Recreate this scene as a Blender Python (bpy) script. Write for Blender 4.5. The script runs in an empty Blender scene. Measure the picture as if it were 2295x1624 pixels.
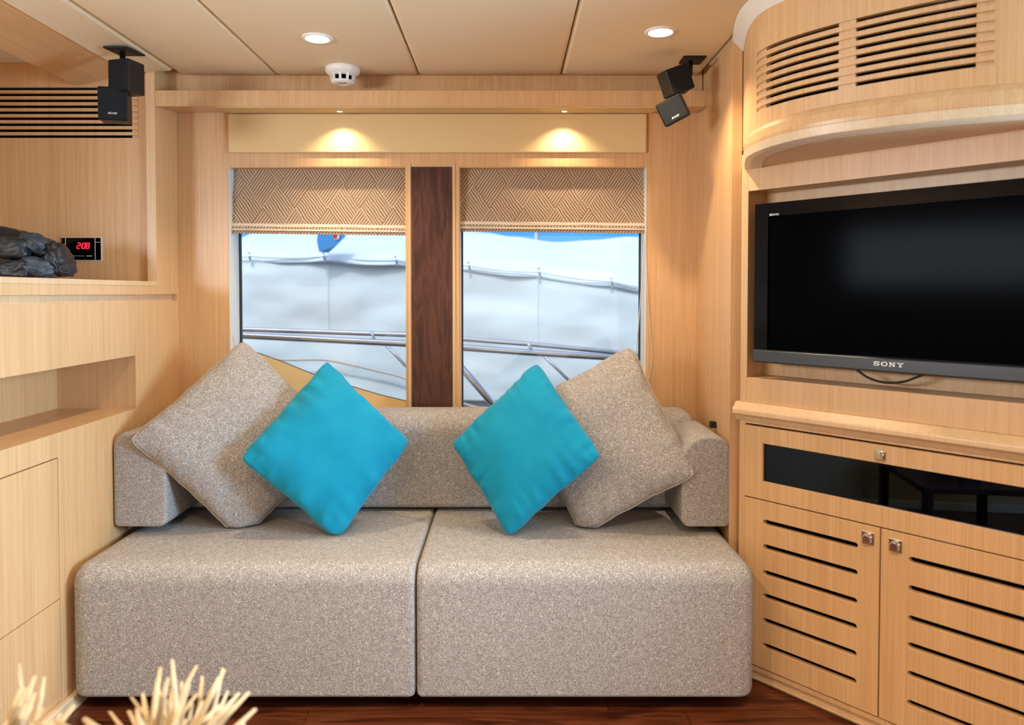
import bpy, bmesh, math, random
from mathutils import Vector, Matrix, noise
random.seed(7)
scene = bpy.context.scene
C = scene.collection

# ------------------------------------------------------------------ camera
FPX, CX, CY, PITCH, ZC = 1655.0, 1138.0, 698.3, math.radians(1.5), 1.335
cam_d = bpy.data.cameras.new('camera'); cam = bpy.data.objects.new('camera', cam_d); C.objects.link(cam)
cam.location = (0, 0, ZC); cam.rotation_euler = (math.pi/2 - PITCH, 0, 0)
cam_d.sensor_width = 36; cam_d.sensor_fit = 'HORIZONTAL'
cam_d.lens = FPX/2295*36
cam_d.shift_x = (1147.5-CX)/2295; cam_d.shift_y = -(812-CY)/2295
cam_d.clip_start = 0.02
cam_d.dof.use_dof = True; cam_d.dof.focus_distance = 2.7; cam_d.dof.aperture_fstop = 2.0
scene.camera = cam

# ------------------------------------------------------------------ world, sun, daylight, exposure
w = bpy.data.worlds.new('world'); scene.world = w; w.use_nodes = True
nt = w.node_tree; bg = nt.nodes['Background']
sky = nt.nodes.new('ShaderNodeTexSky'); sky.sky_type = 'NISHITA'; sky.sun_disc = False
sky.sun_elevation = math.radians(50); sky.sun_rotation = math.radians(200); sky.air_density = 1.0; sky.dust_density = 3.0
nt.links.new(sky.outputs[0], bg.inputs[0]); bg.inputs[1].default_value = 0.20

def light(name, typ, loc, aim, energy, color, **kw):
    d = bpy.data.lights.new(name, typ); d.energy = energy; d.color = color
    for k, v in kw.items(): setattr(d, k, v)
    o = bpy.data.objects.new(name, d); C.objects.link(o); o.location = loc
    o.rotation_euler = (Vector(aim)-Vector(loc)).to_track_quat('-Z', 'Y').to_euler()
    return o
light('sun', 'SUN', (0.4, -4.5, 9.5), (1.4, 3.2, 0), 0.95, (1.0, 0.97, 0.92), angle=math.radians(3))
# added area lights standing in for daylight, out of view aft and to the sides
light('aft_daylight_fill', 'AREA', (0.1, -2.22, 1.0), (0, 0.6, 2.1), 9, (1.0, 0.95, 0.88), shape='RECTANGLE', size=2.4, size_y=1.3)
light('side_daylight_fill', 'AREA', (2.1, 1.25, 1.5), (-1.4, 1.45, 1.15), 50, (0.50, 0.75, 1.0), shape='RECTANGLE', size=0.95, size_y=0.9, spread=math.radians(95))
light('galley_window_daylight', 'AREA', (-2.7, 0.45, 1.62), (0.8, 2.5, 1.5), 74, (0.80, 0.90, 1.0), shape='RECTANGLE', size=1.4, size_y=0.42)
vs = scene.view_settings
vs.view_transform = 'Standard'; vs.look = 'None'; vs.gamma = 1; vs.use_curve_mapping = False; vs.exposure = 0.2

# ------------------------------------------------------------------ measuring helpers (pixel of the photo -> point on a real plane)
CAM = Vector((0, 0, ZC))
def ray(x, y):
    F = Vector((0, math.cos(PITCH), -math.sin(PITCH))); U = Vector((0, math.sin(PITCH), math.cos(PITCH)))
    return F*FPX + Vector((1, 0, 0))*(x-CX) - U*(y-CY)
def at(x, y, Y): d = ray(x, y); return CAM + d*(Y/d.y)
def at_z(x, y, Z): d = ray(x, y); return CAM + d*((Z-ZC)/d.z)
def at_x(x, y, X): d = ray(x, y); return CAM + d*(X/d.x)

# ------------------------------------------------------------------ materials
def S(r, g, b):
    f = lambda c: (c/255/12.92) if c/255 <= 0.04045 else ((c/255+0.055)/1.055)**2.4
    return (f(r), f(g), f(b), 1)
def mat(name, col=(0.8, 0.8, 0.8, 1), rough=0.5, metal=0.0, spec=0.5, **kw):
    m = bpy.data.materials.new(name); m.use_nodes = True
    b = m.node_tree.nodes['Principled BSDF']
    b.inputs['Base Color'].default_value = col; b.inputs['Roughness'].default_value = rough
    b.inputs['Metallic'].default_value = metal; b.inputs['Specular IOR Level'].default_value = spec
    for k, v in kw.items(): b.inputs[k].default_value = v
    return m
class N:
    """small node helper bound to one material"""
    def __init__(s, m): s.t = m.node_tree; s.b = s.t.nodes['Principled BSDF']
    def n(s, typ, **kw):
        o = s.t.nodes.new(typ)
        for k, v in kw.items(): setattr(o, k, v)
        return o
    def l(s, a, b): s.t.links.new(a, b)
    def coord(s, scale=(1, 1, 1), rot=(0, 0, 0)):
        tc = s.n('ShaderNodeTexCoord'); mp = s.n('ShaderNodeMapping')
        mp.inputs['Scale'].default_value = scale; mp.inputs['Rotation'].default_value = rot
        s.l(tc.outputs['Object'], mp.inputs[0]); return mp.outputs[0]
    def noise(s, vec, scale=5, detail=2, rough=0.5, dist=0):
        o = s.n('ShaderNodeTexNoise'); o.inputs['Scale'].default_value = scale; o.inputs['Detail'].default_value = detail
        o.inputs['Roughness'].default_value = rough; o.inputs['Distortion'].default_value = dist
        if vec is not None: s.l(vec, o.inputs['Vector'])
        return o.outputs['Fac']
    def ramp(s, fac, stops):
        r = s.n('ShaderNodeValToRGB'); e = r.color_ramp.elements
        e[0].position, e[0].color = stops[0]; e[1].position, e[1].color = stops[-1]
        for p, c in stops[1:-1]: q = e.new(p); q.color = c
        s.l(fac, r.inputs[0]); return r.outputs[0]
    def math(s, op, a, b=None, c=None):
        o = s.n('ShaderNodeMath', operation=op)
        for i, v in enumerate((a, b, c)):
            if v is None: continue
            if isinstance(v, (int, float)): o.inputs[i].default_value = v
            else: s.l(v, o.inputs[i])
        return o.outputs[0]
    def mix(s, fac, a, b, mode='MIX'):
        o = s.n('ShaderNodeMix', data_type='RGBA', blend_type=mode)
        for sock, v in ((o.inputs[0], fac), (o.inputs[6], a), (o.inputs[7], b)):
            if isinstance(v, (int, float, tuple)): sock.default_value = v
            else: s.l(v, sock)
        return o.outputs[2]
    def bump(s, h, strength=0.2, dist=0.01):
        o = s.n('ShaderNodeBump'); o.inputs['Strength'].default_value = strength; o.inputs['Distance'].default_value = dist
        s.l(h, o.inputs['Height']); s.l(o.outputs[0], s.b.inputs['Normal'])
    def color(s, c): s.l(c, s.b.inputs['Base Color'])

def oak(name, dark, light_, rough=0.36, grain='z'):
    m = mat(name, rough=rough, spec=0.55); k = N(m)
    g = (lambda c, l: (c, c, l)) if grain == 'z' else (lambda c, l: (c, l, c))
    a = k.noise(k.coord(g(60, 0.8)), 1.0, 4, 0.6)
    b = k.noise(k.coord(g(330, 3.0)), 1.0, 3, 0.65)
    c = k.noise(k.coord(g(9, 0.3)), 1.0, 2)
    f = k.math('ADD', k.math('MULTIPLY', a, 0.34), k.math('ADD', k.math('MULTIPLY', b, 0.5), k.math('MULTIPLY', c, 0.16)))
    k.color(k.ramp(f, [(0.34, dark), (0.66, light_)]))
    k.bump(b, 0.04, 0.002)
    return m
M = {}
M['oak'] = oak('light_oak', S(198, 152, 102), S(228, 186, 137))
M['oak_y'] = oak('light_oak_lengthwise', S(198, 152, 102), S(228, 186, 137), grain='y')
M['oak_edge'] = oak('pale_oak_edging', S(206, 166, 120), S(230, 195, 151))
M['oak_lip'] = oak('bleached_oak_lip', S(214, 184, 146), S(236, 212, 176))

def vinyl(name, col):
    m = mat(name, col, rough=0.55, spec=0.3); k = N(m)
    k.bump(k.noise(k.coord((1, 1, 1)), 380, 2), 0.06, 0.002); return m
M['cream'] = vinyl('cream_headliner_vinyl', S(238, 220, 186))
M['valance'] = vinyl('cream_valance_vinyl', S(226, 198, 146))
M['white_trim'] = vinyl('white_headliner_trim', S(238, 232, 218))

def walnut(name, dark, mid, hi, axis='z', rough=0.35, scale=1.0):
    m = mat(name, rough=rough, spec=0.4); k = N(m)
    sc = {'z': (9, 9, 1.1), 'x': (1.1, 9, 9)}[axis]
    sc = tuple(c*scale for c in sc)
    v = k.coord(sc)
    big = k.noise(v, 1.0, 4, 0.55, 1.6)
    wv = k.math('PINGPONG', k.math('MULTIPLY', big, 6.0), 1.0)
    fine = k.noise(k.coord({'z': (240, 240, 8), 'x': (8, 240, 240)}[axis]), 1.0, 3)
    f = k.math('ADD', k.math('MULTIPLY', wv, 0.35), k.math('ADD', k.math('MULTIPLY', big, 0.4), k.math('MULTIPLY', fine, 0.3)))
    k.color(k.ramp(f, [(0.25, dark), (0.55, mid), (0.85, hi)]))
    return m
M['walnut'] = walnut('dark_walnut', S(50, 25, 18), S(78, 43, 31), S(106, 64, 46), scale=2.0)
M['floor'] = walnut('red_brown_floor_wood', S(40, 16, 9), S(86, 40, 22), S(132, 70, 40), 'x', 0.28)

def squiggle(name, base, line, shade):
    m = mat(name, rough=0.95, spec=0.1); k = N(m)
    v = k.coord((1, 1, 1))
    a = k.noise(v, 135, 0.6, 0.5, 0.5)
    r = k.math('PINGPONG', k.math('MULTIPLY', a, 4.5), 0.5)
    ln = k.ramp(r, [(0.08, (1, 1, 1, 1)), (0.28, (0, 0, 0, 1))])
    patch = k.noise(v, 60, 2)
    f = k.math('MULTIPLY', ln, k.ramp(patch, [(0.30, (0.55, 0.55, 0.55, 1)), (0.55, (1, 1, 1, 1))]))
    weave = k.noise(v, 700, 2)
    c = k.mix(f, k.ramp(weave, [(0.3, shade), (0.7, base)]), line)
    k.color(c)
    k.bump(k.math('ADD', k.math('MULTIPLY', f, 0.5), k.math('MULTIPLY', weave, 0.5)), 0.35, 0.003)
    return m
M['fabric'] = squiggle('taupe_squiggle_weave', S(160, 153, 148), S(206, 201, 196), S(132, 125, 120))
M['piping'] = mat('taupe_piping', S(186, 172, 154), 0.9, spec=0.1)
M['black_felt'] = mat('dark_underside_cloth', S(22, 24, 32), 0.95, spec=0.1)
def cloth(name, col, dark):
    m = mat(name, rough=0.8, spec=0.15); k = N(m)
    n = k.noise(k.coord((1, 1, 1)), 9, 3); k.color(k.ramp(n, [(0.3, dark), (0.7, col)]))
    b = k.noise(k.coord((1, 1, 1)), 900, 1); k.bump(b, 0.12, 0.002)
    k.b.inputs['Sheen Weight'].default_value = 0.25; k.b.inputs['Sheen Roughness'].default_value = 0.4
    return m
M['teal'] = cloth('turquoise_suede', S(24, 154, 190), S(16, 143, 180))

def herringbone():
    m = mat('herringbone_blind_weave', rough=0.9, spec=0.1); k = N(m)
    tc = k.n('ShaderNodeTexCoord'); sp = k.n('ShaderNodeSeparateXYZ'); k.l(tc.outputs['Object'], sp.inputs[0])
    wob = k.noise(k.coord((1, 1, 1)), 22, 2)
    x = k.math('ADD', sp.outputs[0], k.math('MULTIPLY', wob, 0.010)); z = k.math('ADD', sp.outputs[2], k.math('MULTIPLY', wob, 0.008))
    u = k.math('MULTIPLY', x, 1/0.14); v = k.math('MULTIPLY', z, 1/0.20)
    a = k.math('FLOOR', k.math('ADD', u, v)); b = k.math('FLOOR', k.math('SUBTRACT', u, v))
    par = k.math('ABSOLUTE', k.math('MODULO', k.math('ADD', a, b), 2.0))
    s1 = k.math('ADD', k.math('MULTIPLY', x, 75.0), k.math('MULTIPLY', z, 52.0))
    s2 = k.math('SUBTRACT', k.math('MULTIPLY', x, 75.0), k.math('MULTIPLY', z, 52.0))
    st = k.math('ADD', k.math('MULTIPLY', s1, par), k.math('MULTIPLY', s2, k.math('SUBTRACT', 1.0, par)))
    p = k.math('PINGPONG', st, 0.5)
    k.color(k.ramp(p, [(0.06, S(120, 97, 78)), (0.22, S(166, 140, 115)), (0.42, S(206, 182, 155))]))
    k.bump(p, 0.5, 0.004)
    m2 = k
    return m
M['blind'] = herringbone()
M['blind_band'] = mat('pale_blind_band', S(214, 200, 180), 0.9, spec=0.1)
M['black_plastic'] = mat('black_plastic', S(14, 15, 17), 0.45, spec=0.4)
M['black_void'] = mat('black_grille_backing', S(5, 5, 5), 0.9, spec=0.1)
M['bezel'] = mat('gloss_black_bezel', S(5, 5, 7), 0.08, spec=0.14)
M['screen'] = mat('dark_screen', S(4, 5, 7), 0.12, spec=0.008)
M['tv_bar'] = mat('charcoal_speaker_bar', S(44, 47, 52), 0.35, spec=0.5)
M['chrome'] = mat('chrome', S(215, 212, 205), 0.12, 1.0)
M['steel'] = mat('polished_steel', S(232, 240, 250), 0.28, 1.0)
M['silver_text'] = mat('silver_lettering', S(225, 225, 222), 0.4, 0.2)
M['white_plastic'] = mat('white_plastic', S(240, 238, 232), 0.3, spec=0.5)
M['rubber'] = mat('dark_gasket', S(40, 44, 50), 0.6)
M['reveal'] = mat('pale_grey_window_lining', S(226, 228, 222), 0.5)
M['cord'] = mat('off_white_cord', S(205, 200, 190), 0.8)
M['jacket'] = mat('black_nylon', S(34, 38, 44), 0.42, spec=0.5)
M['jacket2'] = mat('slate_nylon', S(62, 72, 82), 0.5, spec=0.5)
M['straw'] = mat('dried_straw', S(186, 164, 130), 0.8, spec=0.2)
M['pot'] = mat('grey_ceramic', S(150, 145, 138), 0.6)
def tarp():
    m = mat('white_tarpaulin', S(216, 238, 250), 0.55, spec=0.3); k = N(m)
    k.bump(k.noise(k.coord((1, 1, 1)), 6, 3), 0.15, 0.02); return m
M['tarp'] = tarp()
M['hull'] = mat('white_gelcoat', S(240, 242, 244), 0.25)
M['blue'] = mat('blue_canvas', S(70, 158, 232), 0.8)
M['red'] = mat('red_cloth', S(215, 40, 45), 0.8)
M['water'] = mat('harbour_water', S(60, 96, 120), 0.1)
def emis(name, col, s):
    m = mat(name, (0, 0, 0, 1)); b = m.node_tree.nodes['Principled BSDF']
    b.inputs['Emission Color'].default_value = col; b.inputs['Emission Strength'].default_value = s; return m
M['lamp'] = emis('warm_lamp_lens', (1, 0.86, 0.62, 1), 9)
M['led_red'] = emis('red_led_digit', (1, 0.012, 0.03, 1), 2.2)
def glassmat(name, tint, gl, rough=0.0, gc=(1, 1, 1, 1)):
    m = bpy.data.materials.new(name); m.use_nodes = True; t = m.node_tree
    t.nodes.remove(t.nodes['Principled BSDF']); out = t.nodes['Material Output']
    a = t.nodes.new('ShaderNodeBsdfTransparent'); a.inputs[0].default_value = tint
    g = t.nodes.new('ShaderNodeBsdfGlossy'); g.inputs[1].default_value = rough; g.inputs[0].default_value = gc
    x = t.nodes.new('ShaderNodeMixShader'); x.inputs[0].default_value = gl
    t.links.new(a.outputs[0], x.inputs[1]); t.links.new(g.outputs[0], x.inputs[2]); t.links.new(x.outputs[0], out.inputs[0])
    return m
M['glass'] = glassmat('window_glass', (0.96, 0.98, 1, 1), 0.03)
M['smoked'] = glassmat('smoked_glass', (0.12, 0.2, 0.32, 1), 0.05, 0.0, (0.35, 0.55, 0.85, 1))

# ------------------------------------------------------------------ object helpers
def link(name, me, m, parent=None, smooth=False, bevel=0, segs=2):
    o = bpy.data.objects.new(name, me); C.objects.link(o)
    if m and not me.materials: me.materials.append(m)
    if parent: o.parent = parent
    if smooth:
        for p in me.polygons: p.use_smooth = True
    if bevel:
        b = o.modifiers.new('bevel', 'BEVEL'); b.width = bevel; b.segments = segs; b.limit_method = 'ANGLE'
        b.harden_normals = False
    return o
def tag(o, label, cat, group=None):
    o['label'] = label; o['category'] = cat
    if group: o['group'] = group
    return o
def struct(o, label=None): 
    o['kind'] = 'structure'
    if label: o['label'] = label
    return o
def thing(name, label, cat, loc=(0, 0, 0), rotz=0, group=None):
    o = bpy.data.objects.new(name, None); C.objects.link(o); o.empty_display_size = 0.05
    o.location = loc; o.rotation_euler = (0, 0, rotz); return tag(o, label, cat, group)
class MB:
    def __init__(s): s.v = []; s.f = []
    def add(s, v, f):
        n = len(s.v); s.v += [tuple(p) for p in v]; s.f += [tuple(i+n for i in q) for q in f]; return s
    def box(s, x0, x1, y0, y1, z0, z1):
        v = [(x, y, z) for z in (z0, z1) for y in (y0, y1) for x in (x0, x1)]
        return s.add(v, [(0, 2, 3, 1), (4, 5, 7, 6), (0, 1, 5, 4), (2, 6, 7, 3), (0, 4, 6, 2), (1, 3, 7, 5)])
    def prism(s, poly, z0, z1):
        """poly: list of (x,y) counter-clockwise"""
        n = len(poly); v = [(x, y, z0) for x, y in poly]+[(x, y, z1) for x, y in poly]
        f = [tuple(reversed(range(n))), tuple(range(n, 2*n))]+[(i, (i+1) % n, n+(i+1) % n, n+i) for i in range(n)]
        return s.add(v, f)
    def loft(s, rings, closed=True, caps=True):
        n = len(rings[0]); v = [p for r in rings for p in r]; f = []
        for i in range(len(rings)-1):
            for j in range(n if closed else n-1):
                a = i*n+j; b = i*n+(j+1) % n; f.append((a, b, b+n, a+n))
        if caps and closed: f.append(tuple(reversed(range(n)))); f.append(tuple(range((len(rings)-1)*n, len(rings)*n)))
        return s.add(v, f)
    def tube(s, pts, r, n=8, closed=False):
        pts = [Vector(p) for p in pts]; rings = []; L = len(pts)
        rr = r if isinstance(r, (list, tuple)) else [r]*L
        up = Vector((0.13, 0.21, 0.97))
        for i, p in enumerate(pts):
            if closed: t = pts[(i+1) % L]-pts[i-1]
            else: t = pts[min(i+1, L-1)]-pts[max(i-1, 0)]
            t.normalize(); a = t.cross(up)
            if a.length < 1e-3: a = t.cross(Vector((1, 0, 0)))
            a.normalize(); b = t.cross(a)
            rings.append([p+a*math.cos(2*math.pi*k/n)*rr[i]+b*math.sin(2*math.pi*k/n)*rr[i] for k in range(n)])
        if closed: rings.append(rings[0]); return s.loft(rings, True, False)
        return s.loft(rings)
    def lathe(s, prof, c=(0, 0, 0), n=32):
        rings = [[(c[0]+r*math.cos(2*math.pi*k/n), c[1]+r*math.sin(2*math.pi*k/n), c[2]+z) for k in range(n)] for r, z in prof]
        return s.loft(rings)
    def mesh(s, name):
        me = bpy.data.meshes.new(name); me.from_pydata(s.v, [], s.f); me.update()
        b = bmesh.new(); b.from_mesh(me); bmesh.ops.recalc_face_normals(b, faces=b.faces); b.to_mesh(me); b.free()
        return me
    def build(s, name, m, parent=None, **kw): return link(name, s.mesh(name), m, parent, **kw)
def box(name, m, parent, x0, x1, y0, y1, z0, z1, **kw): return MB().box(x0, x1, y0, y1, z0, z1).build(name, m, parent, **kw)

def curve_mesh(cu):
    o = bpy.data.objects.new('tmp', cu); C.objects.link(o)
    dg = bpy.context.evaluated_depsgraph_get()
    me = bpy.data.meshes.new_from_object(o.evaluated_get(dg))
    bpy.data.objects.remove(o); bpy.data.curves.remove(cu); return me
def plate_mesh(name, outline, holes, thick, mtx=None):
    """flat board with holes, drawn in local xy, thickness centred on z, then moved by mtx"""
    cu = bpy.data.curves.new(name, 'CURVE'); cu.dimensions = '2D'; cu.fill_mode = 'BOTH'; cu.extrude = thick/2
    for loop in [outline]+list(holes):
        sp = cu.splines.new('POLY'); sp.points.add(len(loop)-1); sp.use_cyclic_u = True
        for p, q in zip(sp.points, loop): p.co = (q[0], q[1], 0, 1)
    me = curve_mesh(cu); me.name = name
    if mtx: me.transform(mtx)
    b = bmesh.new(); b.from_mesh(me); bmesh.ops.remove_doubles(b, verts=b.verts, dist=1e-5)
    bmesh.ops.recalc_face_normals(b, faces=b.faces)
    for f_ in b.faces: f_.smooth = False
    b.to_mesh(me); b.free()
    return me
def rect(x0, x1, y0, y1): return [(x0, y0), (x1, y0), (x1, y1), (x0, y1)]
def stadium(x0, x1, yc, h, n=5):
    r = h/2; p = [(x1-r+r*math.sin(a), yc-r*math.cos(a)) for a in [math.pi*i/n for i in range(n+1)]]
    return p+[(x0+r-r*math.sin(a), yc+r*math.cos(a)) for a in [math.pi*i/n for i in range(n+1)]]
def XZ(y): return Matrix(((1, 0, 0, 0), (0, 0, -1, y), (0, 1, 0, 0), (0, 0, 0, 1)))     # local xy -> world xz at depth y
def YZ(x): return Matrix(((0, 0, 1, x), (1, 0, 0, 0), (0, 1, 0, 0), (0, 0, 0, 1)))      # local xy -> world yz at x
def text_mesh(body, size, extrude=0.0005, shear=0.0, sx=1.0):
    cu = bpy.data.curves.new('t', 'FONT'); cu.body = body; cu.size = size; cu.extrude = extrude; cu.shear = shear
    cu.align_x = 'CENTER'; cu.align_y = 'CENTER'; me = curve_mesh(cu)
    me.transform(Matrix.Scale(sx, 4, (1, 0, 0))); return me
def rrect(y0, y1, z0, z1, radii, n=7):
    """rounded rectangle; radii for corners (y0z0, y1z0, y1z1, y0z1)"""
    out = []
    for (cy, cz, r, a0) in ((y0, z0, radii[0], 180), (y1, z0, radii[1], 270), (y1, z1, radii[2], 0), (y0, z1, radii[3], 90)):
        sy = cy+r if cy == y0 else cy-r; sz = cz+r if cz == z0 else cz-r
        for i in range(n+1):
            a = math.radians(a0+90*i/n); out.append((sy+r*math.cos(a), sz+r*math.sin(a)))
    return out
def rloft(a0, a1, ex, radii, e0, e1, axis='x', mid=1, n=7, puff=0.0):
    """upholstered block: rounded profile swept along an axis with rounded ends"""
    y0, y1, z0, z1 = ex; rings = []
    st = []
    for i in range(7): th = math.pi/2*i/6; st.append((a0+e0*(1-math.sin(th)), e0*(1-math.cos(th))))
    st = [(a0+e0*(1-math.cos(th)), e0*(1-math.sin(th))) for th in [math.pi/2*i/6 for i in range(7)]]
    for i in range(1, mid): st.append((a0+e0+(a1-e1-a0-e0)*i/mid, 0))
    st += [(a1-e1*(1-math.cos(th)), e1*(1-math.sin(th))) for th in [math.pi/2*(6-i)/6 for i in range(7)]]
    for a, d in st:
        pr = rrect(y0+d, y1-d, z0+d, z1-d, [max(r-d, 0.002) for r in radii], n)
        k = (a-a0)/(a1-a0); bul = puff*math.sin(math.pi*k)
        ring = []
        for (p, q) in pr:
            qq = q + (bul*math.sin(math.pi*min(max((p-y0)/(y1-y0), 0), 1)) if q > (z0+z1)/2 else 0)
            ring.append((a, p, qq) if axis == 'x' else (p, a, qq))
        rings.append(ring)
    return MB().loft(rings)
def spline(pts, n):
    """Catmull-Rom through 2D/3D points -> n samples, even in parameter"""
    P = [Vector(p) for p in pts]; P = [P[0]*2-P[1]]+P+[P[-1]*2-P[-2]]; out = []; m = len(P)-3
    for i in range(n):
        t = i/(n-1)*m; k = min(int(t), m-1); t -= k; a, b, c, d = P[k:k+4]
        out.append(0.5*((2*b)+(c-a)*t+(2*a-5*b+4*c-d)*t*t+(3*b-a-3*c+d)*t**3))
    return out

# ================================================================== THE ROOM
DW = 3.15                                     # window wall
XL = at(400, 600, DW).x                       # half wall on the left
ZCEIL = ZC+0.88
# ---- floor: planks over a base slab
fl = struct(box('floor', M['floor'], None, -2.75, 2.2, -2.35, 3.3, -0.06, -0.012), 'dark red brown wooden plank floor')
pm = MB().box(0, 1.2, 0, 0.118, -0.012, 0).mesh('plank')
pm.materials.append(M['floor'])
for j in range(47):
    y = -2.35+j*0.12; x = -2.75-random.random()*0.9; first = True
    while x < 2.2:
        x0 = max(x, -2.75); x1 = min(x+1.198, 2.2)
        if x1-x0 > 0.02:
            o = bpy.data.objects.new('plank', pm); C.objects.link(o); o.parent = fl
            o.location = (x0, y, 0); o.scale = ((x1-x0)/1.2, 1, 1)
        x += 1.2
# ---- ceiling: padded headliner panels under a deck slab
ce = struct(box('ceiling', M['white_trim'], None, -2.75, 2.2, -2.35, 3.3, ZCEIL+0.035, ZCEIL+0.09), 'cream padded ceiling of long panels with dark seams')
seams = [at(440, 0, at_z(440, 0, ZCEIL).y).x, -0.362, 0.217, 0.778]
xs = [-1.325, seams[0], seams[1], seams[2], seams[3]]
for a, b in zip(xs[:-1], xs[1:]):
    rings = []
    L = b-a-0.004
    prof = rrect(a+0.002, b-0.002, ZCEIL, ZCEIL+0.034, (0.014, 0.014, 0.002, 0.002), 5)
    r2 = []
    for y, d, dz in ((-2.3, 0, 0), (2.95, 0, 0), (2.99, 0, -0.001), (3.02, 0.0, 0.003), (3.04, 0.002, 0.010), (3.055, 0.006, 0.024)):
        r2.append([((x-(a+b)/2)*(1-2*d/L)+(a+b)/2, y, min(z+dz, ZCEIL+0.034)) for x, z in prof])
    MB().loft(r2).build('headliner_panel', M['cream'], ce, smooth=True).modifiers.new('e', 'EDGE_SPLIT').split_angle = math.radians(50)
# rounded outer headliner panel, dropping towards the left
pr = [(-1.329, ZCEIL+0.034), (-1.331, ZCEIL+0.010), (-1.336, ZCEIL+0.003), (-1.345, ZCEIL-0.001), (-1.39, ZCEIL-0.002), (-1.46, ZCEIL-0.007), (-1.505, ZCEIL-0.013), (-1.505, ZCEIL+0.034)]
MB().loft([[(x, y, z) for x, z in pr] for y in (-2.3, 2.96)]).build('headliner_panel', M['cream'], ce, bevel=0.004)
box('headliner_panel', M['white_trim'], ce, 0.782, 2.2, -2.3, 2.9, ZCEIL+0.004, ZCEIL+0.034, bevel=0.004)
# sloped wooden soffit beyond it
sf = [(-1.507, ZCEIL-0.008), (-1.72, ZC+0.825), (-1.74, ZC+0.84), (-1.74, ZCEIL+0.034), (-1.507, ZCEIL+0.034)]
struct(MB().loft([[(x, y, z) for x, z in sf] for y in (-2.3, 2.965)]).build('trim_1', M['oak_y'], None), 'sloped oak soffit along the left edge of the ceiling')

# ---- window wall
wL = (at(513, 600, DW).x, at(911, 640, DW).x); wR = (at(1029, 640, DW).x, at(1448, 640, DW).x)
zT = at(700, 373, DW).z; zB = at(700, 926, DW).z
ww = struct(link('wall_back', plate_mesh('wall_back', rect(-2.75, 2.2, 0, ZCEIL+0.09), [rect(*wL, zB, zT), rect(*wR, zB, zT)], 0.13, XZ(DW+0.065)), M['oak']), 'oak panelled wall with two windows behind the sofa')
# dark walnut pillar panel between the windows
p0 = at(922, 374, DW); p1 = at(1013, 374, DW)
MB().box(p0.x, p1.x, DW-0.006, DW+0.002, at(960, 930, DW).z, p0.z).build('pillar_panel', M['walnut'], ww, bevel=0.0015)['label'] = 'dark walnut panel between the two windows'
# thin raised wood trims beside the pillar and the seams of the side panels
for px in (918, 1017.5): 
    a = at(px, 600, DW).x; box('edge_strip', M['oak_edge'], ww, a-0.0055, a+0.0055, DW-0.004, DW+0.002, zB, zT+0.012)
# cream padded valance board above the windows
v0 = at(511, 342, DW-0.012); v1 = at(1450, 254, DW-0.012)
va = struct(box('trim_2', M['valance'], None, v0.x, v1.x, DW-0.014, DW+0.001, v0.z, v1.z, bevel=0.006, segs=3), 'cream padded valance board above the windows')
# cornice box with a cream underside
zc0, zc1, zcb = at(900, 238, 2.955).z, at(900, 202, 2.955).z, at(900, 254, DW).z
XR = at(1590, 220, 2.955).x
co = struct(MB().loft([[(x, 2.955, zc0), (x, 2.955, zc1), (x, DW, zc1), (x, DW, zcb+0.003)] for x in (XL, XR)]).build('trim_3', M['oak'], None, bevel=0.002), 'oak cornice box running below the ceiling above the windows')
u0 = at(482, 238, 2.97).x; u1 = at(1480, 238, 2.97).x
def zu(y): return zc0+(zcb+0.003-zc0)*(y-2.955)/(DW-2.955)
MB().loft([[(x, 2.966, zu(2.966)-0.004), (x, 2.966, zu(2.966)+0.004), (x, DW-0.015, zu(DW-0.015)+0.004), (x, DW-0.015, zu(DW-0.015)-0.004)] for x in (u0, u1)]).build('underside_panel', M['valance'], co, bevel=0.003)
struct(box('trim_4', M['oak'], None, XL, 0.80, 3.06, DW, zc1, ZCEIL+0.034), 'oak fascia strip between cornice and ceiling')
# ---- windows: lining, gasket, pane, curved wooden infill below the glass
def window(name, label, x0, x1, infill):
    o = bpy.data.objects.new(name, None); C.objects.link(o); o['kind'] = 'structure'; o['label'] = label
    ya, yb = DW+0.004, DW+0.128
    box('lining', M['reveal' if name == 'window_1' else 'oak_edge'], o, x0, x0+0.004, ya, yb, zB, zT); box('lining', M['reveal' if name == 'window_2' else 'oak_edge'], o, x1-0.004, x1, ya, yb, zB, zT)
    box('lining', M['oak'], o, x0+0.004, x1-0.004, ya, yb, zT-0.004, zT); box('sill_board', M['oak_edge'], o, x0+0.004, x1-0.004, ya, yb-0.02, zB, zB+0.012)
    box('gasket', M['rubber'], o, x0+0.004, x0+0.010, yb-0.02, yb, zB, zT-0.004); box('gasket', M['rubber'], o, x1-0.010, x1-0.004, yb-0.02, yb, zB, zT-0.004)
    box('pane', M['glass'], o, x0+0.004, x1-0.004, yb-0.012, yb-0.006, zB, zT-0.004)
    pts = [at(px, py, DW+0.10) for px, py in infill]
    pp = [(p.x, p.z) for p in pts]; pp = [(max(min(x, x1-0.005), x0+0.005), z) for x, z in pp]
    link('infill_panel', plate_mesh('infill_panel', [(pp[0][0], zB+0.002)]+[(pp[-1][0], zB+0.002)]+pp[::-1], [], 0.014, XZ(DW+0.10)), M['valance'], o)['label'] = 'honey coloured curved board below the glass'
    MB().tube([(x, DW+0.097, z) for x, z in pp], 0.0035, 6).build('edge_gasket', M['rubber'], o)
    return o
window('window_1', 'window to the left of the walnut pillar', wL[0], wL[1], [(520, 768), (545, 777), (573, 789), (635, 811), (701, 838), (786, 865), (850, 884), (912, 899), (930, 903)])
window('window_2', 'window to the right of the walnut pillar', wR[0], wR[1], [(1010, 930), (1060, 930), (1140, 925), (1205, 915), (1257, 902), (1302, 878), (1360, 856), (1420, 836), (1460, 825)])

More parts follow.
